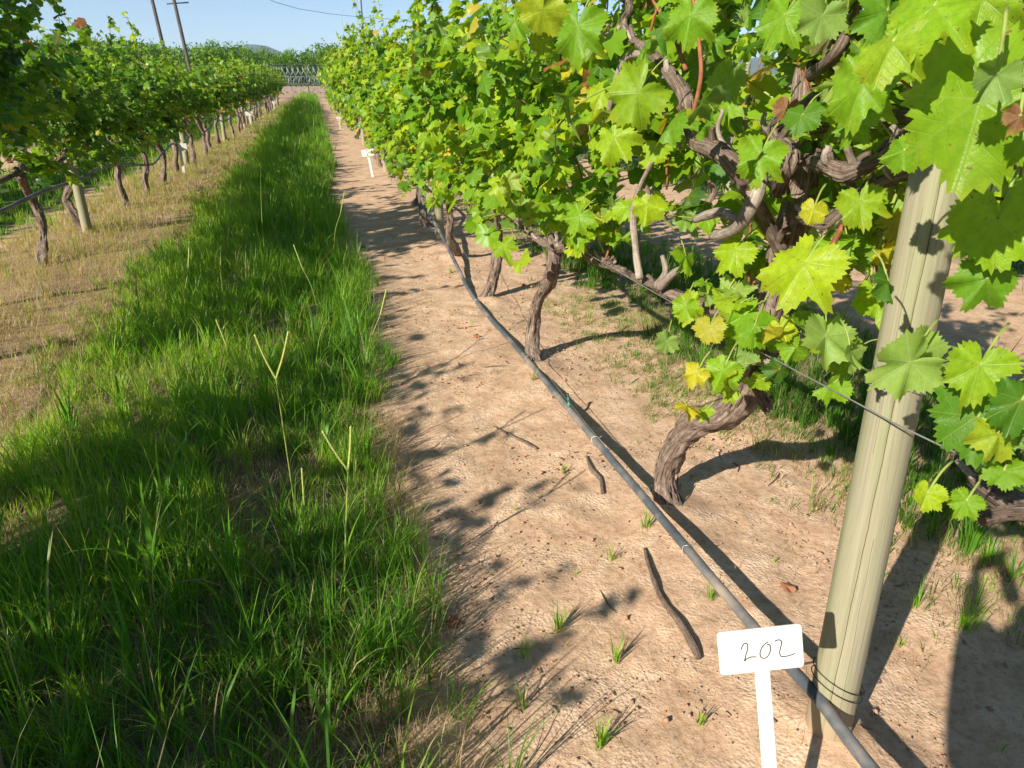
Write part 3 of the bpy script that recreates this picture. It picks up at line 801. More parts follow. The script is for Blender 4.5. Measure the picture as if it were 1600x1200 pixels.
HERO= [((0.608, 0.615, 1.517), (-0.897, -0.407, 0.171), (-0.409, 0.62, -0.67), 0.152, 1, 0), ((0.535, 0.636, 1.574), (-0.906, -0.143, 0.399), (-0.382, -0.131, -0.915), 0.068, 1, 0), ((0.559, 0.62, 1.604), (-0.708, -0.316, 0.631), (-0.543, -0.326, -0.773), 0.077, 1, 0), ((0.572, 0.548, 1.549), (-0.183, -0.963, -0.196), (-0.383, 0.253, -0.888), 0.045, 3, 0), ((0.593, 0.529, 1.518), (-0.46, -0.886, 0.047), (-0.1, -0.001, -0.995), 0.025, 5, 0), ((0.773, 0.68, 1.379), (-0.877, -0.396, 0.273), (-0.164, -0.287, -0.944), 0.115, 1, 0), ((0.793, 0.7, 1.309), (-0.603, -0.795, 0.06), (-0.329, 0.18, -0.927), 0.073, 0, 0), ((0.798, 0.802, 1.16), (-0.353, -0.933, 0.068), (-0.782, 0.255, -0.569), 0.095, 3, 0), ((0.873, 0.844, 1.174), (0.169, -0.829, 0.533), (0.544, 0.53, 0.651), 0.079, 3, 0), ((0.778, 0.659, 1.206), (-0.784, -0.239, 0.572), (-0.482, -0.347, -0.805), 0.085, 1, 0), ((0.798, 0.675, 1.126), (-0.765, -0.43, 0.479), (-0.625, 0.316, -0.714), 0.111, 4, 0), ((0.793, 0.621, 1.13), (-0.202, -0.862, 0.465), (-0.587, -0.273, -0.762), 0.061, 2, 0), ((0.779, 0.595, 1.189), (-0.688, -0.23, 0.688), (-0.607, -0.337, -0.72), 0.069, 4, 0), ((0.777, 0.684, 1.009), (-0.852, -0.254, 0.457), (-0.394, -0.263, -0.881), 0.045, 1, 0), ((0.829, 0.667, 1.0), (-0.689, -0.305, 0.657), (-0.618, -0.226, -0.753), 0.045, 1, 0), ((0.845, 0.635, 1.063), (-0.656, -0.206, 0.726), (-0.425, -0.693, -0.582), 0.051, 0, 0), ((0.855, 1.146, 1.211), (-0.775, -0.344, 0.53), (-0.524, -0.117, -0.843), 0.152, 1, 0), ((0.894, 1.384, 1.392), (-0.722, -0.611, 0.324), (-0.29, -0.157, -0.944), 0.102, 1, 0), ((0.86, 1.139, 1.327), (-0.591, -0.738, 0.324), (-0.327, -0.148, -0.933), 0.049, 2, 0), ((0.753, 1.751, 1.506), (-0.609, -0.793, 0.021), (-0.512, 0.373, -0.774), 0.15, 1, 0), ((0.364, 1.238, 1.644), (-0.404, -0.851, -0.334), (-0.199, 0.438, -0.877), 0.078, 2, 0), ((0.732, 1.768, 1.405), (-0.671, -0.705, 0.231), (0.314, -0.551, -0.773), 0.114, 1, 0), ((0.949, 1.121, 1.337), (-0.807, -0.423, 0.413), (-0.139, -0.543, -0.828), 0.082, 1, 0), ((0.979, 1.524, 0.994), (-0.636, -0.46, 0.62), (-0.767, 0.287, -0.573), 0.122, 1, 0), ((1.034, 1.678, 1.121), (-0.802, -0.391, 0.451), (-0.547, 0.181, -0.817), 0.12, 1, 0), ((0.88, 1.487, 0.98), (-0.711, -0.565, 0.419), (-0.36, -0.221, -0.907), 0.079, 2, 0), ((0.9, 1.437, 0.879), (-0.633, -0.751, 0.188), (-0.302, 0.016, -0.953), 0.095, 1, 0), ((0.839, 1.453, 0.879), (-0.6, -0.719, 0.351), (-0.454, -0.056, -0.889), 0.06, 2, 0), ((0.966, 1.416, 0.997), (-0.62, -0.384, 0.684), (-0.278, -0.707, -0.65), 0.107, 0, 0), ((0.856, 1.565, 1.016), (-0.46, -0.841, 0.287), (-0.202, -0.215, -0.955), 0.065, 1, 0), ((0.844, 1.629, 0.9), (-0.082, -0.938, 0.338), (-0.423, -0.274, -0.864), 0.065, 3, 0), ((0.928, 1.122, 1.071), (-0.019, -0.848, 0.529), (-0.273, -0.505, -0.819), 0.114, 3, 0), ((0.835, 0.943, 1.12), (0.446, -0.852, 0.274), (-0.169, -0.381, -0.909), 0.054, 3, 0), ((0.834, 0.891, 1.256), (0.461, -0.782, 0.42), (-0.036, -0.489, -0.872), 0.06, 4, 0), ((0.834, 1.286, 1.645), (-0.782, -0.439, 0.442), (-0.491, -0.003, -0.871), 0.106, 0, 0), ((0.838, 1.17, 1.638), (-0.245, -0.967, -0.065), (-0.174, 0.11, -0.979), 0.081, 3, 0), ((0.895, 1.564, 1.547), (0.046, -0.95, -0.31), (-0.358, 0.274, -0.893), 0.101, 3, 0), ((0.815, 1.016, 1.53), (-0.886, -0.351, 0.302), (-0.289, -0.092, -0.953), 0.109, 0, 0), ((0.785, 0.879, 1.457), (-0.846, -0.489, 0.212), (-0.53, 0.73, -0.431), 0.054, 1, 0), ((0.873, 1.09, 1.478), (-0.847, -0.253, 0.467), (-0.469, -0.059, -0.881), 0.076, 0, 0), ((0.922, 1.302, 1.478), (-0.766, -0.396, 0.506), (-0.428, -0.274, -0.862), 0.076, 4, 0), ((0.727, 1.429, 1.652), (-0.733, -0.672, 0.101), (-0.138, 0.001, -0.99), 0.101, 1, 0), ((0.619, 1.791, 1.646), (-0.766, -0.631, 0.12), (-0.133, -0.026, -0.991), 0.138, 0, 0), ((0.873, 1.872, 1.215), (-0.562, -0.813, 0.153), (-0.112, -0.108, -0.988), 0.099, 1, 0), ((0.882, 2.485, 1.082), (-0.61, -0.626, 0.486), (-0.605, -0.028, -0.795), 0.117, 1, 0), ((0.957, 1.411, 1.491), (-0.561, -0.827, 0.034), (-0.35, 0.199, -0.915), 0.054, 5, 0), ((0.735, 0.74, 1.622), (-0.927, -0.292, 0.235), (-0.181, -0.2, -0.963), 0.087, 1, 0), ((0.708, 0.86, 1.623), (0.002, -0.922, 0.387), (-0.573, -0.319, -0.755), 0.073, 0, 0)]

# ------------------------------------------------------------------ the grapevines
ORD = ['first', 'second', 'third', 'fourth', 'fifth', 'sixth', 'seventh', 'eighth', 'ninth']
right_group = 'grapevines of the right-hand row'
left_group = 'grapevines of the left-hand row'

def cullA(w):   # keep the trained arms of the nearest vines open to view
    d = w - np.array([0, 0, H])
    dep = .22933 * d[0] + .89096 * d[1] - .39191 * d[2]
    if dep < .45: return False
    px = 800 + 1108 * (.96843 * d[0] - .24928 * d[1]) / dep
    py = 600 - 1108 * (.09769 * d[0] + .37954 * d[1] + .92 * d[2]) / dep
    if px > 1340 and py > 620 and w[0] < 1.3: return False
    if dep < 1.25 and px > -100 and px < 1700: return False
    if w[0] < .62: return False
    if w[0] < 1.02 and 1.2 < w[1] < 2.9 and w[2] > 1.2 and R.random() < .8: return False
    return w[2] > 1.38 or w[0] > 1.22 or (w[2] > 1.1 and R.random() < .25)

v0heads = [(1.15, y, z) for y, z in ((.1, 1.0), (.3, .98), (.5, .95), (.8, 1.0), (.2, 1.4), (.9, 1.45), (1.0, 1.6), (.6, 1.5))]
r0, o0 = near_vine(1.28, .45, 21, 'grapevine at the right edge, its large near leaves hanging over the thick post', top=2.15,
                   trunk=[(1.28, .45, -.05, .05), (1.3, .42, .3, .045), (1.25, .48, .6, .045), (1.2, .55, .85, .045)],
                   arms=[[(1.2, .55, .85, .04)] + V0['arm'], V0['arm2'], [(1.22, .5, .8, .03), (1.25, .2, .93, .03), (1.2, -.2, .97, .025)], [(1.2, .55, .85, .035), (1.16, .6, 1.2, .03), (1.08, .68, 1.5, .024)] + V0['top'],
                         [(1.09, 1.0, 1.50, .022), (1.08, .985, 1.62, .022), (1.04, .96, 1.75, .02), (1.0, .93, 1.9, .018)]],
                   heads=v0heads, nsh=40, side=-.6, cull=cullA, lo=.8, size=.105)
vh = [(1.0, 2.2, 1.72), (.98, 1.9, 1.55), (1.12, 1.5, 1.6), (1.2, 1.68, 1.5), (1.2, 1.3, 1.5), (1.2, 1.1, 1.5), (1.05, 2.5, 1.75), (1.22, 2.2, 1.3), (1.25, 1.7, 1.15), (1.22, 2.6, 1.2), (1.25, 1.9, .95), (1.3, 1.4, 1.2), (1.45, 1.6, 1.05), (1.45, 2.1, 1.0), (1.5, 1.3, 1.35), (1.4, 2.6, 1.2)]
r1, o1 = near_vine(1.2, 2.12, 22, 'grapevine with the thick crooked trunk bent low, next beyond the thick post', top=2.4,
                   trunk=V1['trunk'], arms=[V1['armL'], V1['cane'], V1['cane_top'], V1['br1'], V1['br2'], V1['br3'], V1X['d'], V1X['e']],
                   extra=[('spur', V1X['b'], 'cane'), ('spur', V1X['c'], 'cane'), ('spur', V1X['f'], 'cane'), ('spur', V1X['g'], 'cane'), ('spur', V1X['h'], 'cane'), ('spur', V1X['k'], 'cane'), ('dead_cane', V1['dead_cane'], 'cane'), ('shoot', V1['red'], 'brown_cane'), ('shoot', V1['red2'], 'brown_cane'), ('spur', V1['spurA'], 'cane'),
                          ('spur', V1['spurB'], 'cane'), ('spur', V1['spurC'], 'cane'), ('shoot', V1['red3'], 'brown_cane'), ('spur', V1['spurD'], 'bark'), ('spur', V1['spurE'], 'cane'), ('shoot', V1['upr'], 'bark')],
                   heads=vh, nsh=90, side=-.4, cull=cullA, lo=.95, size=.098, hang=.06)
for i, sp in enumerate(HERO):
    (rr, oo) = (r0, o0) if sp[0][1] < .9 else (r1, o1)
    add_hero(rr, oo, sp, i)
HR = np.random.default_rng(3)
for i in range(40):      # leaf clusters low on the bent vine, around its lower arm and head
    c0 = [(1.02, 1.50, .98), (.98, 1.50, .84), (1.06, 1.78, 1.0), (1.0, 1.22, 1.02), (1.15, 1.3, 1.15)][i % 5]
    p_ = tuple(np.array(c0) + HR.normal(0, .055, 3))
    n_ = np.array([-.6, -.5, .45]) + HR.normal(0, .42, 3); n_ /= np.linalg.norm(n_)
    t_ = np.array([-.3, -.1, -.8]) + HR.normal(0, .35, 3)
    add_hero(r1, o1, (p_, tuple(n_), tuple(t_), float(HR.uniform(.05, .105)), int(HR.choice([0, 1, 1, 1, 2, 3, 4])), 0), i + 60)
def cullB(w):
    if w[0] < .62 or (w[1] < 2.75 and w[0] < 1.02 and R.random() < .7): return False
    return w[2] > .93 or w[1] > 3.5 or R.random() < .35
r2, o2 = near_vine(1.12, 3.66, 23, 'slender S-curved grapevine trunk standing just right of the hose, second trunk beyond the thick post', top=2.5,
                   trunk=V2['trunk'], arms=[V2['armR'], V2['armL'], V2['spur']],
                   heads=[(1.1, y, z) for y, z in ((2.8, .9), (3.0, .9), (3.2, .9), (3.4, .85), (3.6, .95), (3.72, 1.05), (3.66, 1.2), (3.9, .82), (4.2, .83), (4.5, .85), (3.3, 1.3), (2.9, 1.3), (2.6, 1.35), (4.0, 1.3))],
                   nsh=58, side=-1, cull=cullB, lo=.72)
ry = [5.16, 6.62, 8.25, 9.85, 11.4, 12.9]
rl = ['gnarled grapevine with flaking bark between the S-curved trunk and the second wooden post',
      'grapevine with its trunk pressed against the near side of the second wooden post',
      'first grapevine beyond the second wooden post of the right row', 'second grapevine beyond the second wooden post of the right row',
      'third grapevine beyond the second wooden post of the right row', 'grapevine just in front of the third wooden post of the right row']
for i, (y, lb) in enumerate(zip(ry, rl)):
    near_vine(1.14, y, 30 + i, lb, top=[2.5, 2.4, 2.6, 2.75, 2.8, 2.9][i], nsh=68, side=-1, lo=.60 if i else .7, group=right_group, size=.112, dens=.056 if i < 4 else .065, nobj=300 if i < 4 else 220, hang=.3)
ly = [5.75, 7.14, 8.8, 10.4, 11.6, 12.92]
ll = ['grapevine cut by the left edge of the photo, nearest one of the left row', 'left-row grapevine with the trunk just before the leaning left post, forking low',
      'left-row grapevine with the twisted trunk right behind the nearest left post', 'left-row grapevine whose trunk leans right where the hose dips behind it',
      'left-row grapevine with a thin straight trunk, two before the white tag', 'left-row grapevine right beside the near white tag']
for i, (y, lb) in enumerate(zip(ly, ll)):
    hds = [(-2.55 + R.normal(0, .12), y + R.uniform(-.7, .7), z) for z in np.linspace(.95, 2.1, 16)] if i < 2 else None
    near_vine(-2.55, y, 50 + i, lb, heads=hds, top=[3.3, 3.1, 2.4, 2.55, 2.5, 2.35][i], nsh=[95, 90, 50, 48, 46, 46][i], side=1, lo=.72, group=left_group, size=.12, dens=.062, nobj=240, yellow=.5, dage=-.08, hang=.3)

def row(x, ys, side, grp, k0, sc, posts, posts_from):
    for i, y in enumerate(ys):
        s = sc(y)
        prev = [p for p in posts if p < y]
        if grp in (right_group, left_group) and y > 13 and len(prev) and len(prev) <= 6:
            n = len([q for q in ys if prev[-1] < q <= y])
            lb = f"{ORD[n - 1]} grapevine beyond the {ORD[len(prev) - 1]} wooden post of the {'right' if side < 0 else 'left'} row"
        elif y < 5 and grp == left_group: lb = "grapevine of the left row beside the camera, seen only as shadow on the grass"
        elif grp in (right_group, left_group): lb = f"distant grapevine in the leafy far end of the {'right' if side < 0 else 'left'} row"
        else: lb = f"grapevine of the row behind the {'right' if side < 0 else 'left'}-hand row, glimpsed through its leaves"
        place_far(x + R.normal(0, .04), y, k0 + i * 5 + int(R.integers(0, 3)), s, lb, grp, R.random() < .5)
right_posts = [1.08, 7.52, 13.8, 20.2, 26.6, 33.0, 39.4, 45.8, 52.2]
left_posts = [8.72, 15.6, 22.2, 28.7, 35.2, 41.7, 48.2, 54.7]
row(1.12, [14.5 + 1.6 * k for k in range(24)], -1, right_group, 0, lambda y: 1.3 + min(.4, max(0, y - 12) * .012), right_posts, 0)
row(-2.55, [14.4 + 1.6 * k for k in range(28)], 1, left_group, 2, lambda y: 1.0 + .25 * max(0, min(1, (y - 19) / 9)), left_posts, 0)
row(-2.55, [4.15, 1.55, .15, -1.3, -2.7, -4.1], 1, left_group, 1, lambda y: 1.0, left_posts, 0)
row(4.75, [-1.0 + 1.6 * k for k in range(30)], -1, 'grapevines of the row behind the right-hand row', 3, lambda y: 1.0, [], 0)
row(-6.2, [3 + 1.6 * k for k in range(26)], 1, 'grapevines of the row behind the left-hand row', 3, lambda y: 1.05, [], 0)

# ------------------------------------------------------------------ posts
def post_mesh(seed, h, r0, r1, crack, lean=(0, 0)):
    rng = np.random.default_rng(seed)
    n = 96; zs = np.linspace(-.15, h, 46)
    a = np.arange(n) / n * 2 * math.pi
    # bunch vertices round the crack
    rad = []
    for z in zs:
        t = z / h
        rr = (r0 + (r1 - r0) * t) * (1 + .035 * np.cos(2 * (a - .8)) + .03 * vnoise(np.cos(a) * 1.3 + 5, np.sin(a) * 1.3 + 5, z * 2, seed) +   .004 * vnoise(np.cos(a) * 5 + 5, np.sin(a) * 5 + 5, z * 1.2, seed + 1))
        if crack is not None:
            ca = crack + .22 * (z - .6) + .03 * math.sin(z * 9)
            da = np.abs((a - ca + math.pi) % (2 * math.pi) - math.pi)
            rr = rr - .005 * (da < .045)
        rad.append(rr)
    rad = np.array(rad)
    S = n + 1
    ai = np.append(a, 2 * math.pi); rad = np.hstack([rad, rad[:, :1]])
    x = rad * np.cos(ai) + (zs * lean[0] / h)[:, None]; y = rad * np.sin(ai) + (zs * lean[1] / h)[:, None]
    v = np.stack([x, y, zs[:, None] + 0 * x], -1).reshape(-1, 3)
    uv = np.stack([np.tile(ai / 6.283 * 1.0, len(zs)), np.repeat(zs, S)], 1)
    i = np.arange(len(zs) - 1)[:, None] * S + np.arange(n)[None, :]
    f = np.stack([i, i + 1, i + 1 + S, i + S], -1).reshape(-1, 4)
    k = len(v); top = np.array([[lean[0], lean[1], h + .004]])
    b = (len(zs) - 1) * S; j = np.arange(n)
    v = np.vstack([v, top]); uv = np.vstack([uv, [.5, h]])
    return mesh_np('post', v, [f, np.stack([np.full(n, k), b + j, b + j + 1], 1)], uv)

p1 = link('wooden_post', post_mesh(1, 1.46, .0575, .048, math.radians(226), (-.05, 0)), M['post'])
p1.location = (1.115, 1.085, gh(1.11, 1.08))
tag(p1, 'thick pale cracked wooden post in the right foreground beside the 202 tag', 'post', 'wooden trellis posts')
ringp = lambda c, rad, r, n=26, tilt=0.0: np.array([[c[0] + math.cos(t) * rad, c[1] + math.sin(t) * rad, c[2] + tilt * math.cos(t), r] for t in np.linspace(0, 2 * math.pi, n)])
for k, z in enumerate((.13, .155)):
    o = link('tie_wire', tube_mesh('tie_wire', [ringp((-.004, 0, z), .062, .0014, tilt=-.03)], sides=5, resample=False), M['dark_wire'], p1)
o = link('wire_knot', tube_mesh('wire_knot', [ringp((-.034, 0, .955), .0555, .0022, tilt=.012), ringp((-.033, 0, .945), .056, .0018, tilt=-.02),
        np.array([[-.10, .01, .95, .003], [-.088, -.02, .962, .004], [-.094, -.035, .945, .004], [-.08, -.045, .957, .003]])], sides=6, resample=False), M['wire'], p1)
post_small = post_mesh(2, 1.75, .052, .045, math.radians(200))
post_small2 = post_mesh(3, 1.75, .053, .046, None)
def small_post(x, y, label, group='wooden trellis posts', k=0):
    o = link('wooden_post', post_small if k % 2 == 0 else post_small2, M['post']); o.location = (x, y, gh(x, y))
    o.rotation_euler = (R.normal(0, .012), R.normal(0, .012), k * 1.3 + R.normal(0, .2))
    tag(o, label, 'post', group)
    return o
for k, y in enumerate(right_posts[1:]):
    lb = f"{['second', 'third', 'fourth', 'fifth', 'sixth', 'seventh', 'eighth', 'ninth'][k]} wooden post of the right row counted from the thick one" if k < 4 else 'slim wooden post far down the right row'
    small_post(1.14, y, lb, k=k)
for k, y in enumerate(left_posts):
    lb = f"{ORD[k]} wooden post of the left row counted from the left edge of the photo" if k < 4 else 'slim wooden post far down the left row'
    small_post(-2.56, y, lb, k=k + 1)
small_post(-2.56, 1.9, 'left-row wooden post beside the camera', k=3)
for k in range(7): small_post(4.75, 1.5 + 6.4 * k, 'wooden post of the row behind the right-hand row', k=k)

# ------------------------------------------------------------------ wires
def wire(name, P, r, label, mat='wire', group='trellis wires'):
    o = link(name, tube_mesh(name, [np.array([[*p, r] for p in P])], sides=6, step=.3), M[mat])
    tag(o, label, 'wire', group); return o
wire('trellis_wire', [(1.10, -1.5, .95), (1.06, .5, .948), (1.008, 1.0, .951), (1.005, 1.1, .95), (1.01, 1.5, .93), (1.07, 3.5, .87), (1.10, 7.5, .90), (1.09, 13.8, .90), (1.09, 26, .9), (1.09, 52, .9)], .0017, 'galvanised wire tied round the thick post and running through the right vines')
wire('trellis_wire', [(1.17, -1.5, 1.48), (1.17, 1.1, 1.46), (1.17, 7.5, 1.42), (1.17, 26, 1.42), (1.17, 52, 1.42)], .0016, 'upper wire of the right row above the post top, mostly hidden by leaves')
wire('hose_wire', [(1.05, .6, .17), (1.05, 1.05, .155), (1.065, 3.3, .10), (1.075, 5.2, .20), (1.085, 7.5, .33), (1.09, 13.8, .42)], .0013, 'thin wire stretched along the hose from the thick post', group=None)
wire('trellis_wire', [(-2.52, -3, .88), (-2.5, 8.7, .88), (-2.5, 28, .88), (-2.5, 55, .88)], .0017, 'lower wire of the left row running along the vine arms')

# ------------------------------------------------------------------ irrigation hoses
hp = [(1.10, .2, .15), (1.055, .62, .15), (1.048, .9, .142), (1.048, 1.08, .14), (1.05, 1.37, .132), (1.05, 2.01, .108), (1.055, 2.53, .09), (1.07, 3.2, .045), (1.055, 4.02, .03), (1.03, 4.7, .022), (1.03, 5.3, .024), (1.05, 5.97, .07), (1.05, 6.8, .18), (1.055, 7.5, .235), (1.05, 7.9, .26), (1.06, 8.62, .41), (1.05, 10.39, .36), (1.055, 11.79, .365), (1.06, 13.54, .42), (1.06, 16.75, .54), (1.07, 20, .45), (1.06, 26, .5), (1.07, 33, .45), (1.06, 52, .5)]
hose = link('irrigation_hose', tube_mesh('irrigation_hose', [np.array([[x, y, z + gh(x, y) * .6, .0158] for x, y, z in hp])], sides=20, step=.05, rough=.02), M['hose'])
tag(hose, 'black plastic irrigation hose snaking along the foot of the right vine row', 'hose')
for y_ in (2.62, 2.98, 5.05, 3.75, 1.75):
    Q = crom(np.array([[*p, 0] for p in hp]), .02); c = Q[np.argmin(abs(Q[:, 1] - y_))]
    zz = c[2] + gh(c[0], c[1]) * .6
    rg = np.array([[c[0] + math.cos(t) * .0185, c[1] + .004 * math.sin(t * 3), zz + math.sin(t) * .0185, .0012] for t in np.linspace(0, 6.6, 22)])
    rg = np.vstack([rg, [c[0] + .035, c[1] + .01, zz + .012, .001]])
    link('hose_clip', tube_mesh('hose_clip', [rg], sides=5, resample=False), M['plastic' if y_ in (2.62, 5.05) else 'wire'], hose)
c = Q[np.argmin(abs(Q[:, 1] - 3.02))]; zz = c[2] + gh(c[0], c[1]) * .6 + .015
em = link('sprinkler', tube_mesh('sprinkler', [np.array([[c[0], 3.02, zz, .008], [c[0], 3.02, zz + .012, .008], [c[0] + .002, 3.03, zz + .022, .005], [c[0] + .004, 3.05, zz + .042, .005]])], sides=10, step=.01), M['green_plastic'], hose)
link('sprinkler_cap', tube_mesh('sprinkler_cap', [np.array([[c[0] + .004, 3.05, zz + .040, .007], [c[0] + .004, 3.06, zz + .055, .007]])], sides=8, step=.01), M['black_plastic'], em)
lp = [(-2.46, 3, .62), (-2.47, 5, .60), (-2.47, 6.5, .62), (-2.46, 7.42, .64), (-2.47, 8.6, .61), (-2.48, 9.3, .64), (-2.49, 10.2, .60), (-2.47, 10.8, .54), (-2.46, 11.6, .45), (-2.5, 12.4, .40), (-2.48, 13.1, .50), (-2.46, 13.9, .57), (-2.48, 14.6, .47), (-2.5, 15.5, .50), (-2.47, 16.4, .62), (-2.5, 17.6, .50), (-2.5, 19, .55), (-2.48, 20.3, .70), (-2.5, 22.2, .55), (-2.5, 26, .6), (-2.5, 35, .55), (-2.5, 54, .6)]
lh = link('irrigation_hose', tube_mesh('irrigation_hose', [np.array([[*p, .0165] for p in lp])], sides=14, step=.06, rough=.02), M['hose'])
tag(lh, 'grey plastic irrigation hose sagging between the trunks of the left row', 'hose')
link('hose_clip', tube_mesh('hose_clip', [np.array([[-2.46 + math.cos(t) * .02, 10.0, .622 + math.sin(t) * .03 + .008, .0016] for t in np.linspace(0, 6.3, 18)])], sides=5, resample=False), M['wire'], lh)

# ------------------------------------------------------------------ row tags
def rounded_plate(w, h, r, th):
    pts = []
    for cx, cy, a0 in ((w / 2 - r, h / 2 - r, 0), (-w / 2 + r, h / 2 - r, 90), (-w / 2 + r, -h / 2 + r, 180), (w / 2 - r, -h / 2 + r, 270)):
        for k in range(6):
            a = math.radians(a0 + 18 * k); pts.append((cx + r * math.cos(a), cy + r * math.sin(a)))
    pts = np.array(pts); n = len(pts); e = .0012
    V = []
    for zz, s in ((-th / 2, 1 - e / w * 2), (-th / 2 + e * .6, 1), (th / 2 - e * .6, 1), (th / 2, 1 - e / w * 2)):
        V.append(np.column_stack([pts * s, np.full(n, zz)]))
    V = np.concatenate(V); j = np.arange(n); k = (j + 1) % n
    F = np.concatenate([np.stack([a * n + j, a * n + k, (a + 1) * n + k, (a + 1) * n + j], 1) for a in range(3)])
    V = np.vstack([V, [0, 0, -th / 2], [0, 0, th / 2]])
    T = np.concatenate([np.stack([np.full(n, 4 * n), k, j], 1), np.stack([np.full(n, 4 * n + 1), 3 * n + j, 3 * n + k], 1)])
    return V, F, T
bv, bf, bt = rounded_plate(.166, .091, .008, .004)
board_me = mesh_np('board', bv, [bf, bt], smooth=False)
sv, sf, stt = rounded_plate(.030, .60, .004, .0034)
stake_me = mesh_np('stake', sv, [sf, stt], smooth=False)
def tag_sign(loc, yaw, pitch, roll, label, scale=1.0, stake_len=1.0):
    root = empty('row_tag', loc); tag(root, label, 'tag', 'white row tags')
    u = Vector((math.cos(yaw), math.sin(yaw), 0)); n = Vector((math.sin(yaw), -math.cos(yaw), 0))
    v = Vector((0, 0, 1)) * math.cos(pitch) + n * math.sin(pitch)
    u2 = u * math.cos(roll) + v * math.sin(roll); v2 = -u * math.sin(roll) + v * math.cos(roll); w = u2.cross(v2)
    root.matrix_world = Matrix(((u2.x, v2.x, w.x, loc[0]), (u2.y, v2.y, w.y, loc[1]), (u2.z, v2.z, w.z, loc[2]), (0, 0, 0, 1))) @ Matrix.Scale(scale, 4)
    link('board', board_me, M['plastic'], root)
    s = link('stake', stake_me, M['plastic'], root); s.location = (0, -.0445 - .30 * stake_len, 0); s.scale = (1, stake_len, .98)
    return root
t1 = tag_sign((.745, .926, .519), math.radians(-15), math.radians(-15), math.radians(7), 'white plastic tag with the handwritten number 202 in front of the thick post')
def pen(strokes, root, wbase=.0012):
    # handwriting as thin raised pen strokes; u right, v up, in metres on the board
    for st in strokes:
        P = np.array([[x, y, .0023, wbase] for x, y in st])
        v, f, uv = tube(P, 6, .0012); v[:, 2] = .0020 + (v[:, 2] - .0023) * .35
        b = Bag(); b.add(v, f, uv); link('digit', b.mesh('digit'), M['ink'], root)
S = .166 / 1065.0
def px2b(x, y):   # offsets on the board read off the tag's own face
    dx, dy = x - 698, y - 445
    c, s = math.cos(math.radians(5.0)), math.sin(math.radians(5.0))
    return ((dx * c - dy * s) * S, -(dx * s + dy * c) * S)
two_a = [(452, 430), (462, 390), (490, 352), (518, 352), (532, 385), (528, 440), (512, 500), (500, 560), (494, 588), (520, 562), (560, 540), (605, 534), (645, 538)]
zero = [(790, 335), (750, 362), (712, 410), (690, 470), (692, 520), (715, 552), (750, 556), (785, 530), (812, 480), (820, 420), (808, 380), (775, 368)]
two_b = [(868, 332), (905, 315), (940, 318), (958, 345), (950, 400), (938, 455), (938, 505), (955, 535), (990, 542), (1040, 532), (1090, 518), (1130, 502)]
pen([[px2b(*p) for p in s] for s in (two_a, zero, two_b)], t1)
tag_sign((.79, 13.1, .42), math.radians(-8), math.radians(-6), math.radians(8), 'white tag standing on bare soil just before the third post of the right row', 1.25, .62)
tag_sign((.74, 27.3, .40), math.radians(8), 0, math.radians(2), 'small white tag farther down the bare soil path', 1.2, .55)
tag_sign((.9, 39.0, .38), math.radians(60), 0, math.radians(1), 'farthest white tag on the soil path, seen edge on', 1.2, .55)
tag_sign((-2.42, 14.3, .48), math.radians(5), 0, math.radians(0), 'white tag leaning beside the second post of the left row', 1.45, .55)
tag_sign((-2.42, 29.5, .48), math.radians(5), 0, math.radians(2), 'middle-distance white tag among the left row trunks', 1.6, .5)
tag_sign((-2.42, 47, .45), math.radians(5), 0, 0, 'farthest white tag under the left row', 1.5, .5)

# ------------------------------------------------------------------ far fence, orchard, poles
fy = 80.0
fence = empty('razor_fence', (0, fy, 0)); tag(fence, 'security fence with double coils of razor wire closing off the far end of the rows', 'fence')
x0, x1 = -16.0, 16.0
def helix(zc, rad, pitch, tr, ph):
    t = np.linspace(0, (x1 - x0) / pitch * 2 * math.pi, int((x1 - x0) / pitch * 22))
    return np.stack([x0 + t / (2 * math.pi) * pitch + .12 * np.sin(t * 2), rad * np.cos(t + ph) * .7, zc + rad * np.sin(t + ph) + .03 * np.sin(t * .13), np.full(len(t), tr)], 1)
for zc, rad, ph in ((2.40, .56, 0), (1.62, .46, 1.3), (.75, .25, .4)):
    link('razor_coil', tube_mesh('razor_coil', [helix(zc, rad, .5 if rad > .3 else .8, .034 if rad > .3 else .03, ph)], sides=4, resample=False), M['coil'], fence)
for z in (.5, .9, 1.3, 2.0, 2.9, 3.15):
    link('strand', tube_mesh('strand', [np.array([[x0, 0, z, .011], [x1, 0, z, .011]])], sides=4, step=40), M['coil'], fence)
for x in np.arange(x0, x1 + .1, 4.0):
    link('fence_post', tube_mesh('fence_post', [np.array([[x - .55, .05, 0, .045], [x - .55, .05, 3.25, .045]])], sides=8, step=4), M['pole'], fence)

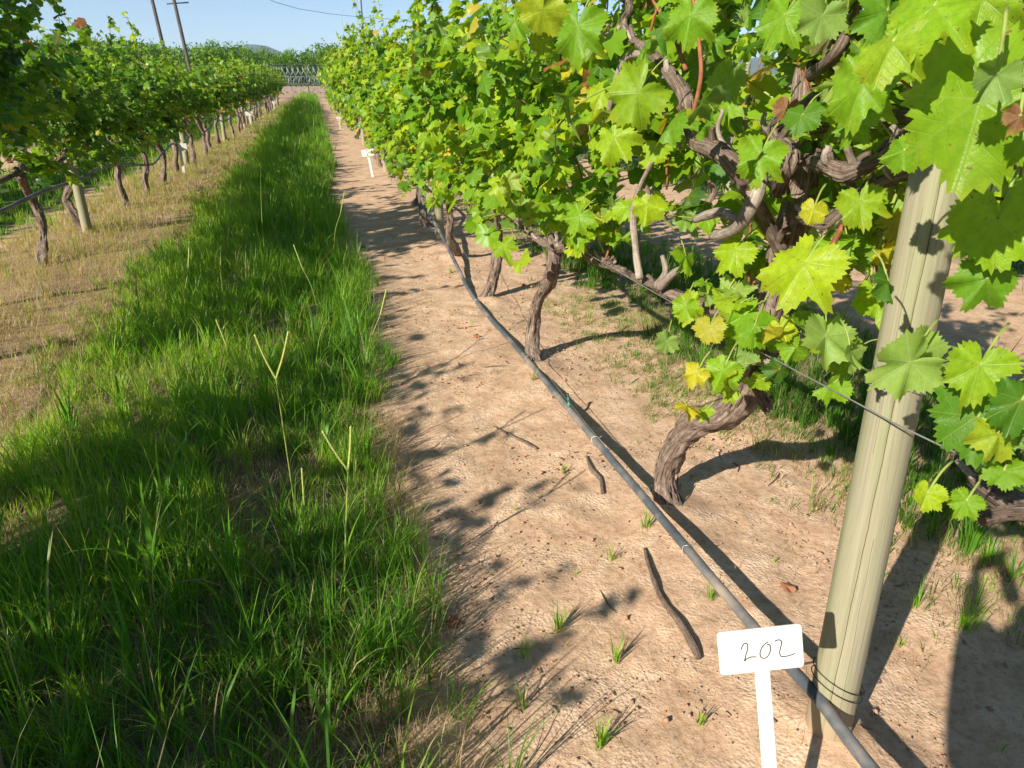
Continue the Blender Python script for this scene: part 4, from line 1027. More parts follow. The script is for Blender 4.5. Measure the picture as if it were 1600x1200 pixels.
def orchard_variant(seed):
    rng = np.random.default_rng(seed)
    lv = []
    cl = [(rng.normal(0, 1.0), rng.normal(0, .7), rng.uniform(.5, 3.3), rng.uniform(.6, 1.0)) for _ in range(24)]
    for cx, cy, cz, cr in cl:
        for _ in range(120):
            d = rng.normal(0, 1, 3); d /= np.linalg.norm(d)
            p = np.array([cx, cy, cz]) + d * cr * rng.uniform(.6, 1.1)
            if p[2] < .4: continue
            o, u = frame(rng.normal(0, 1, 3), rng.normal(0, .6, 3) + np.array([-.2, 0, 1.0]))
            lv.append((p, o, u, rng.uniform(.14, .34), rng.random(), float(np.clip(rng.normal(.3, .17), 0, .6)), int(rng.integers(0, 10))))
    lib = [(np.array([[0, 0, 0], [.35, .5, .05], [0, 1, -.1], [-.35, .5, .05]]), np.array([[0, 1, 2], [0, 2, 3]]))]
    cm = bake_leaves('crown', lv, lib)
    limbs = [np.array([[0, 0, -.3, .13], [.05, 0, .6, .11], [0, .05, 1.2, .09]])]
    for k in range(5):
        a = rng.uniform(0, 6.28); limbs.append(np.array([[0, 0, .8, .08], [math.cos(a) * .5, math.sin(a) * .4, 1.7, .05], [math.cos(a), math.sin(a) * .8, 2.7, .03]]))
    tm = tube_mesh('trunk', limbs, sides=6, step=.4); tm.materials.append(M['bark'])
    return tm, cm
OV = [orchard_variant(200 + i) for i in range(4)]
for i in range(52):
    x = -34 + (i % 26) * 2.7 + (i // 26) * 1.3 + R.normal(0, .3); y = 99 + 4 * (i // 26) + R.normal(0, .8)
    t = empty('orchard_tree', (x, y, gh(x, y))); t.rotation_euler.z = R.uniform(0, 6.28)
    s = R.uniform(.78, .98) if abs(x + 3) < 4 else R.uniform(.85, 1.1); t.scale = (s * 1.1, s * 1.1, s * 1.18)
    tag(t, 'dense dark green tree in the hedge-like row beyond the razor wire', 'tree', 'orchard trees beyond the fence')
    link('trunk', OV[i % 4][0], None, t); link('crown', OV[i % 4][1], None, t)

def pole(x, y, h, lean, label, cross=True, r=.14):
    p = empty('utility_pole', (x, y, 0)); tag(p, label, 'pole')
    link('shaft', tube_mesh('shaft', [np.array([[0, 0, -.5, r], [lean * h, 0, h, r * .75]])], sides=10, step=2), M['pole'], p)
    if cross:
        z = cross; link('crossarm', tube_mesh('crossarm', [np.array([[lean * z - .55, 0, z, .05], [lean * z + .9, 0, z + .12, .05]])], sides=6, step=2), M['pole'], p)
    return p
pole(-9.78, 60, 11, -.07, 'left one of two dark wooden power poles rising behind the left row', None)
pole(-8.37, 60, 11, -.07, 'right one of two dark wooden power poles, with a small crossarm', 6.55)
pole(6.6, 100, 15, .0, 'thin distant pole poking up above the right vines', None, .11)
wl = np.array([[-40, 58, 10.2, .018], [-9.3, 60, 8.6, .018], [2, 75, 7.3, .018], [30, 110, 9, .018]])
o = link('power_line', tube_mesh('power_line', [wl], sides=4, step=3), M['pole']); tag(o, 'thin power line crossing the sky between the two rows', 'cable')

# ------------------------------------------------------------------ grass
def blades(base, az, h, w, bend, segs, rnd, age, twist=None):
    """base (N,3); returns verts, tris, attributes"""
    N = len(az)
    t = np.linspace(0, 1, segs + 1)
    dx, dy = np.cos(az), np.sin(az)
    L = h[:, None] * t[None, :]
    th = bend[:, None] * t[None, :] ** 1.3
    # arc: integrate the lean
    dl = h[:, None] / segs
    hor = np.concatenate([np.zeros((N, 1)), np.cumsum(np.sin(.5 * (th[:, 1:] + th[:, :-1])) * dl, 1)], 1)
    ver = np.concatenate([np.zeros((N, 1)), np.cumsum(np.cos(.5 * (th[:, 1:] + th[:, :-1])) * dl, 1)], 1)
    cx = base[:, 0:1] + hor * dx[:, None]; cy = base[:, 1:2] + hor * dy[:, None]; cz = base[:, 2:3] + np.maximum(ver, .004 + 0 * ver)
    tw = (az + math.pi / 2) if twist is None else az + math.pi / 2 + twist
    sx, sy = np.cos(tw), np.sin(tw)
    prof = (1 - t ** 1.8) * (0.65 + .7 * t * (1 - t) * 2)
    ww = w[:, None] * .5 * prof[None, :]
    Lf = np.stack([cx - sx[:, None] * ww, cy - sy[:, None] * ww, cz], -1)[:, :-1]
    Rt = np.stack([cx + sx[:, None] * ww, cy + sy[:, None] * ww, cz], -1)[:, :-1]
    tip = np.stack([cx, cy, cz], -1)[:, -1:]
    V = np.concatenate([np.stack([Lf, Rt], 2).reshape(N, segs * 2, 3), tip], 1)
    nv = segs * 2 + 1
    off = (np.arange(N) * nv)[:, None]
    q = [np.stack([off[:, 0] + 2 * k, off[:, 0] + 2 * k + 1, off[:, 0] + 2 * k + 3, off[:, 0] + 2 * k + 2], 1) for k in range(segs - 1)]
    tr = np.stack([off[:, 0] + 2 * segs - 2, off[:, 0] + 2 * segs - 1, off[:, 0] + 2 * segs], 1)
    faces = ([np.concatenate(q)] if q else []) + [tr]
    tt = np.concatenate([np.repeat(t[:-1], 2), [1.0]])
    A = np.repeat(rnd, nv); B = np.repeat(age, nv)
    return V.reshape(-1, 3), faces, A, B

def grass_mesh(name, chunks):
    V, F3, F4, A, B, n = [], [], [], [], [], 0
    for v, f, a, b in chunks:
        V.append(v); A.append(a); B.append(b)
        for q in f: (F3 if q.shape[1] == 3 else F4).append(q + n)
        n += len(v)
    me = mesh_np(name, np.concatenate(V), ([np.concatenate(F4)] if F4 else []) + [np.concatenate(F3)], None, {'rnd': np.concatenate(A), 'age': np.concatenate(B)})
    me.materials.append(M['grass'])
    return me

def tufts(rng, x0, x1, y0, y1, dens, per, h, w, segs, age0, age_sd, keep=None, bend=(.3, 1.3), spread=.02, dry=0.0, hmod=None):
    n = int((x1 - x0) * (y1 - y0) * dens)
    if n < 1: return None
    tx = rng.uniform(x0, x1, n); ty = rng.uniform(y0, y1, n)
    if keep is not None:
        m = rng.random(n) < keep(tx, ty); tx, ty = tx[m], ty[m]
    n = len(tx)
    if n == 0: return None
    hh = h * rng.lognormal(0, .28, n)
    if hmod is not None: hh = hh * hmod(tx, ty)
    ta = np.clip(rng.normal(age0, age_sd, n) + .14 * vnoise(tx * 1.3, ty * .7, 0, 55) + .06 * vnoise(tx * 5, ty * 4, 0, 56) + .08 * np.clip((-.8 - tx) / .6, -1, 1), .03, .7)  # last term yellows the left side: sunlit look put into blade colour
    N = n * per
    idx = np.repeat(np.arange(n), per)
    az = rng.uniform(0, 2 * math.pi, N)
    rr = rng.uniform(0, 1, N) * spread
    bx = tx[idx] + np.cos(az) * rr; by = ty[idx] + np.sin(az) * rr
    base = np.stack([bx, by, ground_h(bx, by) - .004], 1)
    H_ = hh[idx] * rng.uniform(.45, 1.15, N)
    age = np.clip(ta[idx] + rng.normal(0, .06, N), 0, .72)
    d = rng.random(N) < dry
    age = np.where(d, rng.uniform(.78, 1.0, N), age)
    return blades(base, az, H_, w * rng.uniform(.6, 1.4, N), rng.uniform(bend[0], bend[1], N) * np.where(d, 1.3, 1), segs, rng.random(N), age, rng.normal(0, .5, N))

G = np.random.default_rng(5)
def edge(tx, ty):   # ragged right edge and thin patches of the strip
    e = .20 + .13 * vnoise(ty * 1.6, 0 * ty, 0, 61) + .07 * vnoise(ty * 6, 0 * ty, 0, 62)
    e = np.where(ty < 1.6, e - .18 * np.clip((1.7 - ty) / .5, 0, 1), e)
    l = -1.62 + .18 * vnoise(ty * 1.2, 0 * ty, 0, 63)
    k = np.clip((e - tx) / .10, 0, 1) * np.clip((tx - l) / .15, 0, 1)
    th = vnoise(tx * 2.6, ty * 1.6, 0, 64) + .5 * vnoise(tx * 7, ty * 5, 0, 65)
    bare = np.clip(((th + .75) / .45), .12, 1)
    # thatch patches seen near the edge of the strip
    for cx, cy, r in ((-.12, 1.35, .16), (-.20, 1.95, .12), (-.30, 2.75, .16), (-.05, 2.45, .1)):
        bare = bare * np.clip((np.hypot((tx - cx) / 1.4, ty - cy) / r - .55) / .6, .05, 1)
    return k * bare
hm = lambda tx, ty: 1.0 + .45 * vnoise(tx * 1.8, ty * 1.1, 0, 71) + .15 * np.clip((.2 - tx) / .5, -1, 1)
C = []
C.append(tufts(G, -1.9, .4, .5, 4.0, 360, 16, .155, .0042, 4, .46, .12, edge, (.3, 1.9), .03, .07, hm))
C.append(tufts(G, -1.9, .4, 4.0, 8.0, 260, 12, .17, .0055, 3, .47, .12, edge, (.3, 1.6), .035, .05, hm))
C.append(tufts(G, -1.95, .4, 8.0, 17, 140, 10, .20, .0085, 3, .47, .12, edge, (.25, 1.3), .05, .05, hm))
C.append(tufts(G, -2.0, .42, 17, 36, 60, 9, .27, .014, 2, .46, .10, edge, (.2, .9), .07, .04, hm))
C.append(tufts(G, -2.0, .45, 36, 82, 30, 8, .36, .026, 2, .46, .10, edge, (.2, .8), .12, .04, hm))
# long arching blades spraying over the rim and out of the middle
rim = lambda tx, ty: np.clip(1 - np.abs(tx - (.12 + .1 * vnoise(ty * 1.6, 0 * ty, 0, 61))) / .16, 0, 1)
C.append(tufts(G, -.15, .35, .9, 9, 34, 16, .24, .0038, 5, .50, .10, rim, (.9, 2.3), .03, .16))
C.append(tufts(G, -1.6, .2, .7, 6, 26, 22, .27, .0045, 5, .42, .12, edge, (.7, 2.2), .04, .08))
C.append(tufts(G, -1.6, .2, 6, 20, 12, 18, .30, .009, 4, .46, .12, edge, (.4, 1.7), .06, .06))
# wide coarse blades among them
C.append(tufts(G, -1.5, .15, .9, 6, 22, 6, .30, .011, 5, .30, .06, edge, (.3, 1.6), .02, .04))
C.append(tufts(G, -1.4, .1, 1.0, 9, 9, 3, .50, .0045, 5, .62, .05, edge, (.05, .7), .02, .35))
C = [c for c in C if c is not None]
gs = link('grass_strip', grass_mesh('grass_strip', C)); tag(gs, 'long lush green grass growing along the middle of the alley', 'grass', kind='stuff')

def dense(a, b, soft=.2, nz=1.0, seed=80, fx=2.0, fy=1.4, thr=-.1):
    def k(tx, ty):
        e = np.clip((tx - a) / soft, 0, 1) * np.clip((b - tx) / soft, 0, 1)
        return e * np.clip((vnoise(tx * fx, ty * fy, 0, seed) + .5 * vnoise(tx * 6, ty * 5, 0, seed + 1) - thr) / .4, 1 - nz, 1)
    return k
C = []
kd = dense(-3.3, -1.2, .3, .9, 90, 2, 1.4, -.35)
C.append(tufts(G, -3.4, -1.2, 2.5, 8, 220, 11, .055, .0042, 2, .42, .12, kd, (.5, 1.5), .05, .72))
C.append(tufts(G, -3.4, -1.2, 8, 18, 140, 9, .065, .008, 2, .45, .12, kd, (.4, 1.4), .06, .66))
C.append(tufts(G, -3.4, -1.3, 18, 60, 45, 9, .10, .02, 2, .45, .12, kd, (.4, 1.3), .1, .66))
C.append(tufts(G, -3.1, -2.1, 4, 20, 26, 14, .16, .005, 3, .5, .1, None, (.1, .9), .05, .85))
C.append(tufts(G, -2.0, -1.0, 2.0, 14, 170, 10, .085, .005, 2, .40, .1, dense(-2.0, -1.0, .3, .7, 95), (.5, 1.4), .05, .3))
ds = link('dry_grass', grass_mesh('dry_grass', [c for c in C if c is not None])); tag(ds, 'short straw-coloured dry grass under the left row', 'grass', kind='stuff')

C = []
C.append(tufts(G, -5.9, -2.9, 3, 12, 70, 10, .13, .007, 2, .40, .1, dense(-5.9, -3.0, .4, .3, 97), (.2, 1.2), .06, .08))
C.append(tufts(G, -5.9, -2.9, 12, 50, 22, 9, .16, .017, 2, .40, .1, dense(-5.9, -3.0, .4, .3, 97), (.2, 1.1), .1, .08))
gl = link('alley_grass', grass_mesh('alley_grass', C)); tag(gl, 'green grass in the alley beyond the left row, seen under its leaves', 'grass', kind='stuff')
C = []
kr = dense(1.62, 3.7, .3, .85, 101, 1.3, 1.1, -.45)
C.append(tufts(G, 1.6, 4.0, .5, 5, 420, 12, .055, .0036, 2, .42, .12, kr, (.4, 1.5), .045, .5))
C.append(tufts(G, 1.35, 2.1, 2.4, 5.5, 420, 12, .045, .0036, 2, .44, .12, dense(1.4, 2.3, .25, .85, 107, 1.5, 1.1, -.35), (.4, 1.5), .045, .45))
kt = lambda tx, ty: dense(1.9, 3.4, .3, .8, 103, 1.0, .8, -.5)(tx, ty)
C.append(tufts(G, 1.85, 3.5, .6, 7, 150, 14, .17, .007, 3, .26, .08, kt, (.2, 1.3), .04, .05))
C.append(tufts(G, 1.6, 4.0, 5, 14, 80, 9, .08, .007, 2, .38, .12, kr, (.3, 1.3), .06, .3))
C.append(tufts(G, 1.6, 4.2, 14, 45, 20, 9, .14, .016, 2, .4, .12, kr, (.3, 1.1), .1, .2))
C.append(tufts(G, 1.5, 1.95, .7, 4, 18, 8, .05, .0035, 2, .45, .12, None, (.3, 1.5), .03, .5))
C.append(tufts(G, 5.3, 9.0, 1, 30, 14, 8, .15, .014, 2, .38, .12, None, (.3, 1.1), .1, .15))
gr = link('verge_grass', grass_mesh('verge_grass', [c for c in C if c is not None])); tag(gr, 'patchy green and bleached grass behind the right row trunks', 'grass', kind='stuff')

# matted dead straw: lying blades
def straw(rng, n, x0, x1, y0, y1, L, w, keep=None):
    x = rng.uniform(x0, x1, n); y = rng.uniform(y0, y1, n)
    if keep is not None:
        m = rng.random(n) < keep(x, y); x, y = x[m], y[m]; n = len(x)
    base = np.stack([x, y, ground_h(x, y) + rng.uniform(.002, .014, n)], 1)
    return blades(base, rng.uniform(0, 6.28, n), L * rng.uniform(.4, 1.3, n), w * rng.uniform(.6, 1.3, n), rng.uniform(1.35, 1.75, n), 3, rng.random(n), rng.uniform(.78, 1, n), rng.normal(0, .3, n))
C = [straw(G, 9000, -1.6, .25, .7, 5, .10, .0022), straw(G, 5000, -.5, .22, .9, 3.2, .11, .0026), straw(G, 24000, -3.3, -1.2, 2.5, 9, .10, .0032), straw(G, 15000, -3.3, -1.2, 9, 24, .12, .007),
     straw(G, 1600, .1, 1.6, .6, 5, .05, .0014), straw(G, 2500, 1.7, 3.5, .5, 4, .07, .002, kr)]
dsw = link('dead_straw', grass_mesh('dead_straw', C)); tag(dsw, 'thin dead straw lying matted on the ground', 'straw', kind='stuff')

# ------------------------------------------------------------------ crumbs of soil and dark specks of litter
def crumbs(name, n, x0, x1, y0, y1, s0, s1, mat, flat=1.0, elong=1.0, label='', cat='', clump=True, smooth=True):
    ico = np.array([[0, 0, 1], [.9, 0, .3], [.28, .85, .3], [-.73, .53, .3], [-.73, -.53, .3], [.28, -.85, .3], [0, 0, -.6]])
    f = np.array([[0, 1, 2], [0, 2, 3], [0, 3, 4], [0, 4, 5], [0, 5, 1], [6, 2, 1], [6, 3, 2], [6, 4, 3], [6, 5, 4], [6, 1, 5]])
    x = G.uniform(x0, x1, n); y = G.uniform(y0, y1, n)
    if clump:
        m = G.random(n) < np.clip(.35 + 1.1 * vnoise(x * 3.1, y * 3.1, 0, 111), .05, 1); x, y = x[m], y[m]; n = len(x)
    s = s0 * (s1 / s0) ** (G.random(n) ** 2.2)
    a = G.uniform(0, 6.28, n)
    P = np.repeat(ico[None], n, 0) * (1 + G.normal(0, .22, (n, 7, 3)))
    P = P * s[:, None, None] * np.array([elong, 1, flat])
    c, sn = np.cos(a)[:, None], np.sin(a)[:, None]
    X = P[:, :, 0] * c - P[:, :, 1] * sn; Y = P[:, :, 0] * sn + P[:, :, 1] * c
    V = np.stack([X + x[:, None], Y + y[:, None], P[:, :, 2] + ground_h(x, y)[:, None] + s[:, None] * .25 * flat + .002], -1).reshape(-1, 3)
    F = (f[None] + (np.arange(n) * 7)[:, None, None]).reshape(-1, 3)
    o = link(name, mesh_np(name, V, F, smooth=smooth), mat); tag(o, label, cat, kind='stuff')
crumbs('soil_crumbs', 15000, -.2, 2.3, .6, 4.2, .0012, .006, M['clod'], label='crumbs of pinkish soil scattered over the bare path', cat='soil')
crumbs('soil_clods', 1600, .2, 2.3, .6, 9, .005, .013, M['clod'], label='larger clods of dry soil on the bare path', cat='soil')
crumbs('leaf_litter', 8000, .05, 2.4, .6, 7, .0018, .006, M['litter'], flat=.3, elong=2.6, label='dark specks of bark and leaf litter on the soil', cat='litter')

# ------------------------------------------------------------------ weeds, stalks, sticks, fallen leaves
def weed(x, y, n, h, label, w=.0045, sp=.015, bend=(.4, 1.5), age=.45, dry=.15):
    rng = np.random.default_rng(int(abs(x * 977 + y * 3331)) + n)
    h = h * 1.3; n = int(n * 1.4)
    az = rng.uniform(0, 6.28, n); rr = rng.uniform(0, sp, n)
    base = np.stack([np.cos(az) * rr, np.sin(az) * rr, np.full(n, -.003)], 1)
    ag = np.where(rng.random(n) < dry, rng.uniform(.78, .95, n), np.clip(rng.normal(age, .08, n), 0, .7))
    o = link('weed_tuft', grass_mesh('weed_tuft', [blades(base, az, h * rng.uniform(.4, 1.1, n), w * rng.uniform(.7, 1.3, n), rng.uniform(*bend, n), 4, rng.random(n), ag, rng.normal(0, .3, n))]))
    o.location = (x, y, gh(x, y)); tag(o, label, 'weed', 'weeds on the bare soil')
weed(.56, 1.62, 20, .09, 'bushiest green weed tuft on the bare path, left of the 202 tag')
weed(.69, 1.46, 14, .09, 'wiry weed tuft just behind and left of the 202 tag')
weed(1.04, 2.03, 16, .085, 'small green weed at the upper end of the fallen dark cane')
weed(1.78, 1.31, 34, .12, 'large grass tuft right of the thick post in the corner shade', sp=.05)
weed(1.70, 1.42, 16, .09, 'smaller grass tuft just behind the large tuft right of the thick post', sp=.03)
weed(.38, 1.36, 12, .07, 'weed sprout low on the path near the bottom centre of the photo')
weed(.88, 2.52, 12, .05, 'tiny yellow-green weed between the hose and the leaf shadow')
weed(.54, 1.2, 22, .09, 'spiky weed tuft at the bottom edge of the photo left of the tag stake')
weed(.43, 1.53, 10, .06, 'thin weed sprout left of the bushiest tuft on the path')
weed(1.08, 1.62, 12, .07, 'weed beside the hose just behind the 202 tag board')
weed(.82, 1.2, 10, .05, 'pale weed sprout beside the stake of the 202 tag', age=.6)
weed(1.53, 1.3, 8, .035, 'single tiny weed on the soil right of the thick post', age=.6)
weed(.35, 5.84, 20, .12, 'green tuft leaning out of the strip beside the second post', age=.4)
weed(1.02, 3.5, 12, .08, 'thin grass at the foot of the S-curved trunk', age=.6)
weed(1.0, 6.05, 14, .06, 'short grass under the hose before the second post', age=.55)
weed(.85, 1.9, 10, .06, 'weed just left of the fallen dark cane', age=.6)
for i, (x, y) in enumerate(((.32, 2.1), (.35, 2.8), (.45, 3.4), (1.4, 1.75), (.9, 4.6), (.7, 5.2), (1.5, 3.2), (1.3, 2.7), (.7, 1.85), (.6, 2.3))):
    weed(x, y, 6, .035, ['hair-thin weed sprout on bare soil'][0], w=.0025, age=.6)

def stalk(name, stems, spikes, leaves_, label):
    b = stems[0][0]; root = empty(name, b); tag(root, label, 'grass stalk', 'seed stalks standing above the strip')
    rel = lambda P: np.array([[p[0] - b[0], p[1] - b[1], p[2] - b[2], r] for p, r in P])
    for s in stems: link('stem', tube_mesh('stem', [rel([(p, .0026) for p in s])], sides=6, step=.02), M['petiole'], root)
    for s in spikes:
        P = crom(rel([(p, .0036) for p in s]), .004)
        P[:, 3] *= np.where(np.arange(len(P)) % 2 == 0, 1.25, .75); P[-1, 3] = .0008
        link('seed_spike', tube_mesh('seed_spike', [P], sides=6, resample=False), M['stalkm'], root)
    for x, y, z, az, L, w, be in leaves_:
        v, f, a, bb = blades(np.array([[x - b[0], y - b[1], z - b[2]]]), np.array([az]), np.array([L]), np.array([w]), np.array([be]), 8, np.array([.5]), np.array([.40]))
        link('blade', grass_mesh('blade', [(v, f, a, bb)]), None, root)
M['stalkm'] = plain('seed_spike', (.34, .38, .10), .6, .2, var=.3, scale=200, bump=.4)
stalk('seed_stalk', [[(-.071, 1.84, 0), (-.043, 1.84, .273), (-.013, 1.84, .522)]], [[(-.013, 1.84, .522), (.0, 1.84, .60), (.007, 1.84, .664)], [(-.013, 1.84, .522), (-.045, 1.84, .59), (-.072, 1.84, .659)]],
      [(-.06, 1.84, .1, .6, .3, .012, .9), (-.04, 1.84, .3, .2, .22, .011, 1.4)], 'forked yellow seed stalk nearest the soil path, with two upright spikes')
stalk('seed_stalk', [[(-.22, 2.36, 0), (-.221, 2.36, .301), (-.223, 2.36, .619)]], [[(-.223, 2.36, .619), (-.25, 2.36, .70), (-.27, 2.36, .784)], [(-.223, 2.36, .619), (-.19, 2.36, .70), (-.162, 2.36, .786)]],
      [(-.22, 2.36, .25, .1, .18, .009, 1.6)], 'tall forked seed stalk left of and behind the nearest one')
stalk('seed_stalk', [[(-.192, 2.352, 0), (-.185, 2.352, .13)]], [[(-.185, 2.352, .13), (-.177, 2.352, .27)]], [], 'short single-spiked seed stalk between the two forked ones')
for i, (x, y, h, lx, lb) in enumerate(((.12, 3.6, .55, .14, 'slender seed stalk leaning over the path edge from the middle of the strip'), (-.4, 3.1, .6, -.1, 'seed stalk rising left of the tall forked one'), (-.9, 4.4, .7, .12, 'seed stalk in the sunlit yellow part of the strip'),
                                   (-.1, 4.6, .6, -.12, 'seed stalk in front of the dark tall grass'), (.0, 6.2, .7, .16, 'far seed stalk at the right rim of the strip'))):
    z = gh(x, y); stalk('seed_stalk', [[(x, y, z), (x + lx * .3, y, z + h * .5), (x + lx * .7, y, z + h * .75)]], [[(x + lx * .7, y, z + h * .75), (x + lx, y, z + h)]], [(x, y, z + .1, 1 + i, .2, .008, 1.2)], lb)
def broad(x, y, specs, label):
    o = empty('broad_grass', (x, y, gh(x, y))); tag(o, label, 'grass plant', 'broad-leaved grass plants')
    for az, L, w, be, z in specs:
        b = [blades(np.array([[0, 0, z]]), np.array([az]), np.array([L]), np.array([w * 1.35]), np.array([be]), 9, np.array([.4]), np.array([.33]))]
        link('blade', grass_mesh('blade', b), None, o)
broad(-.62, 2.0, [(1.6, .46, .019, .35, 0), (2.8, .34, .017, 1.5, .1), (.2, .30, .016, 1.5, .12), (.6, .28, .015, 1.1, .14), (3.3, .38, .014, 1.9, .05), (-.6, .3, .014, 1.8, .1)], 'broad-bladed grass plant with one upright blade in the lower left')
broad(-.40, 2.0, [(1.2, .34, .014, .3, 0), (.3, .32, .013, 1.5, .05), (2.4, .34, .012, .9, 0), (1.8, .3, .012, .5, 0)], 'broad-bladed grass right of the one with an upright blade')
broad(-1.0, 3.3, [(1.5, .42, .014, .25, 0), (0.0, .40, .013, 1.7, .12), (2.9, .3, .012, 1.1, .05)], 'broad-bladed grass arching over the sunlit yellow patch')
broad(-.1, 2.75, [(1.5, .30, .013, .2, .05), (1.2, .32, .013, 2.2, .08), (.2, .25, .01, 1.4, .08)], 'broad-bladed grass with a folded tip at the strip centre')
broad(-.12, 1.3, [(.4, .30, .011, 1.3, 0), (2.2, .32, .011, .7, 0), (-.5, .3, .012, 1.5, 0), (1.3, .28, .01, 1.0, 0)], 'broad-bladed grass at the bottom edge of the photo')

def stick(P, r, label, rough=.4, mat='bark', name='fallen_cane', cat='stick'):
    o = link(name, tube_mesh(name, [np.array([[x, y, z + gh(x, y), rr * r] for x, y, z, rr in P])], sides=10, step=.012, rough=rough, knots=.2, seed=int(P[0][0] * 100)), M[mat])
    tag(o, label, cat, 'sticks lying on the soil'); return o
stick([(.985, 1.92, .006, .6), (.962, 1.84, .012, .9), (.93, 1.70, .012, 1), (.925, 1.62, .012, .8), (.93, 1.52, .014, 1.1), (.925, 1.44, .010, 1.4), (.92, 1.40, .006, 1.1)], .0088, 'dark weathered cane lying on the soil between the hose and the weeds')
stick([(.69, 3.04, .006, .6), (.75, 2.92, .008, 1), (.80, 2.82, .010, 1), (.83, 2.76, .006, .7)], .006, 'thin curved twig lying left of the hose')
stick([(1.02, 2.62, .006, .6), (1.0, 2.5, .01, 1.1), (1.01, 2.42, .006, .9), (.98, 2.32, .008, .8)], .009, 'flaky dark bark piece lying beside the hose')
tw = np.random.default_rng(9)
for i in range(16):
    x, y = tw.uniform(.3, 2.0), tw.uniform(1.0, 5.5); a = tw.uniform(0, 6.28); L = tw.uniform(.04, .16)
    stick([(x, y, .004, 1), (x + math.cos(a) * L * .5 + tw.normal(0, .01), y + math.sin(a) * L * .5, .007, 1), (x + math.cos(a) * L, y + math.sin(a) * L, .003, .6)], .0022, 'tiny dry twig on the bare soil', name='twig', cat='twig')
BROWN = [leaf_mesh('fallen_leaf', 34, [.5, 1.0], LR, droop=0, petiole=False, cup=.7, wave=.16, mats=(M['brown_leaf'], M['petiole'])) for _ in range(3)]
for i, (x, y, lb) in enumerate(((.26, 1.73, 'dark brown curled leaf lying in the leaf shadow on the path'), (.86, 4.3, 'reddish dry leaf on the soil left of the hose bend'), (1.49, 5.5, 'orange dry leaf on the soil behind the hose'), (1.6, 4.9, 'pale orange dry leaf at the edge of the right verge grass'),
                              (2.3, 2.2, 'brown dry leaf on the grass behind the thick post'), (.32, 7.3, 'reddish leaf by the strip edge near the second post'), (1.35, 1.62, 'small brown leaf beside the hose shadow behind the post'))):
    o = link('fallen_leaf', BROWN[i % 3]); o.location = (x, y, gh(x, y) + .014); o.rotation_euler = (R.normal(0, .3), R.normal(0, .3), R.uniform(0, 6.28)); o.scale = (.055,) * 3
    tag(o, lb, 'leaf', 'dry leaves fallen on the ground')

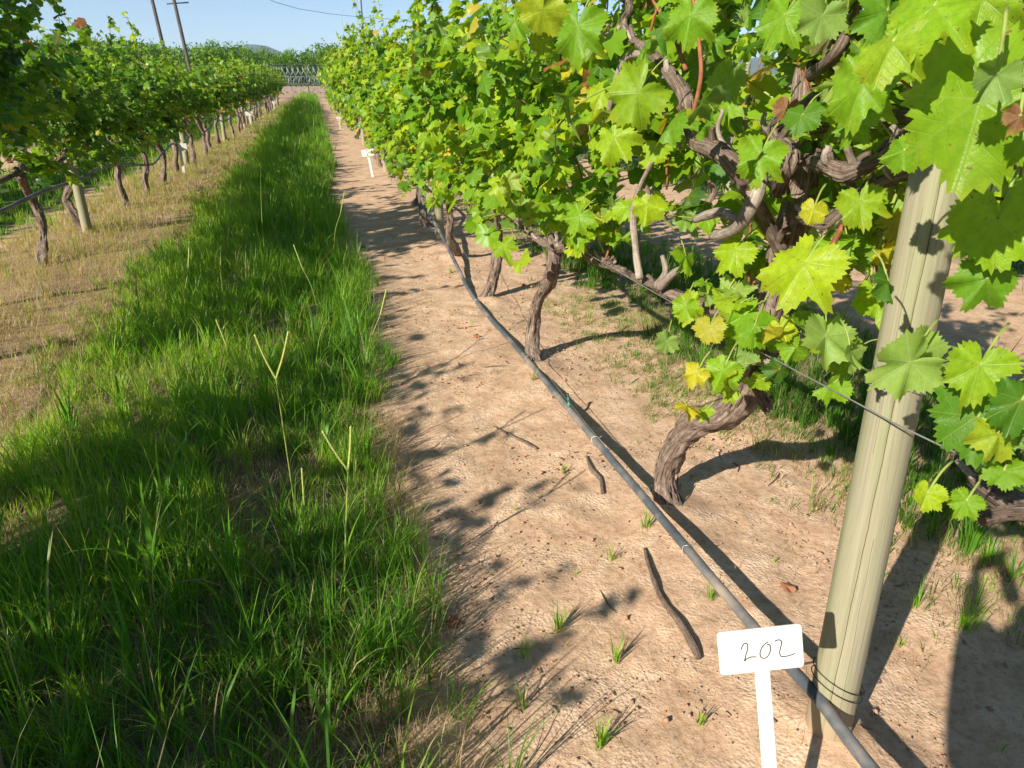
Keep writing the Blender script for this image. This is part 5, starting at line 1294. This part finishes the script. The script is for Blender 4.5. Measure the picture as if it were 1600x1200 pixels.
# ------------------------------------------------------------------ the photographer, whose shadow falls in the lower right corner
def person(loc, face):
    root = empty('person', loc); root.rotation_euler.z = face
    tag(root, 'person holding a phone up, casting the shadow in the lower right corner', 'person')
    def skin(name, pts, edges, rad, mat, lv=2):
        me = bpy.data.meshes.new(name); me.from_pydata(pts, edges, []); me.update()
        o = link(name, me, mat, root)
        s = o.modifiers.new('skin', 'SKIN'); s.use_smooth_shade = True
        for v, r in zip(me.skin_vertices[0].data, rad): v.radius = (r, r)
        me.skin_vertices[0].data[0].use_root = True
        u = o.modifiers.new('sub', 'SUBSURF'); u.levels = lv; u.render_levels = lv
        return o
    # body: pelvis root, spine, neck, head, legs, arms reaching to the phone (facing +Y)
    pts = [(0, 0, .95), (0, 0, 1.12), (0, .0, 1.32), (0, 0, 1.43), (0, .01, 1.52), (0, .03, 1.60), (0, .03, 1.70),
           (.10, 0, .88), (.11, .02, .48), (.11, -.01, .09), (.12, .12, .04), (-.10, 0, .88), (-.11, .02, .48), (-.11, -.01, .09), (-.12, .12, .04),
           (.18, 0, 1.38), (.22, .04, 1.12), (.09, .22, 1.38), (-.18, 0, 1.38), (-.22, .04, 1.12), (-.09, .22, 1.38)]
    ed = [(0, 1), (1, 2), (2, 3), (3, 4), (4, 5), (5, 6), (0, 7), (7, 8), (8, 9), (9, 10), (0, 11), (11, 12), (12, 13), (13, 14), (3, 15), (15, 16), (16, 17), (3, 18), (18, 19), (19, 20)]
    rad = [.15, .15, .18, .14, .09, .095, .095, .095, .065, .045, .04, .095, .065, .045, .04, .085, .075, .06, .085, .075, .06]  # torso and arms thickened to make the cast shadow more solid
    skin('body', pts, ed, rad, M['shirt'])
    for sx in (-1, 1):
        hp_ = [(sx * .09, .24, 1.36), (sx * .075, .27, 1.42), (sx * .065, .275, 1.46)]; he = [(0, 1), (1, 2)]
        for k, (dx, dz) in enumerate(((.0, .075), (.012, .08), (.02, .06), (.026, .04))):
            b = len(hp_); hp_ += [(sx * (.065 - dx * .3), .29, 1.46 + dz * .3 - .01 * k), (sx * (.05 - dx * .2), .30, 1.475 + dz * .4 - .012 * k)]
            he += [(2, b), (b, b + 1)]
        skin('hand', hp_, he, [.028, .03, .028] + [.009] * 8, M['skin'], 1)
    ph = link('phone', box_mesh('phone', .155, .009, .075, .004), M['black_plastic'], root); ph.location = (0, .305, 1.50)
    hr = link('hair', tube_mesh('hair', [np.array([[0, .0, 1.60, .07], [0, .01, 1.68, .098], [0, .02, 1.735, .09], [0, .03, 1.775, .04]])], sides=18, step=.02), M['hair'], root)
    v, f, _ = tube(np.array([[0, .02, 1.695, .16], [0, .02, 1.70, .17], [0, .02, 1.712, .115], [0, .02, 1.76, .10], [0, .02, 1.80, .07]]), 28, resample=False)
    b = Bag(); b.add(v, f); link('shadow_hat', b.mesh('shadow_hat'), M['shirt'], root)  # unseen brimmed hat, added to close a gap in the cast shadow
    return root
person((-.08, -.30, gh(-.08, -.3)), math.radians(4))

# ------------------------------------------------------------------ thin blue air between here and the hills
t = bpy.data.materials.new('air_haze'); t.use_nodes = True; t.node_tree.nodes.clear()
pv = t.node_tree.nodes.new("ShaderNodeVolumePrincipled"); pv.inputs['Color'].default_value = (.66, .84, 1.0, 1); pv.inputs['Density'].default_value = .00017
ou = t.node_tree.nodes.new("ShaderNodeOutputMaterial"); t.node_tree.links.new(pv.outputs[0], ou.inputs[1])
hm_ = box_mesh('haze', 12400, 11400, 300)
hz_o = link('haze', hm_, t); hz_o.location = (0, 2500, 140); tag(hz_o, kind='stuff', label='thin haze over the fields')
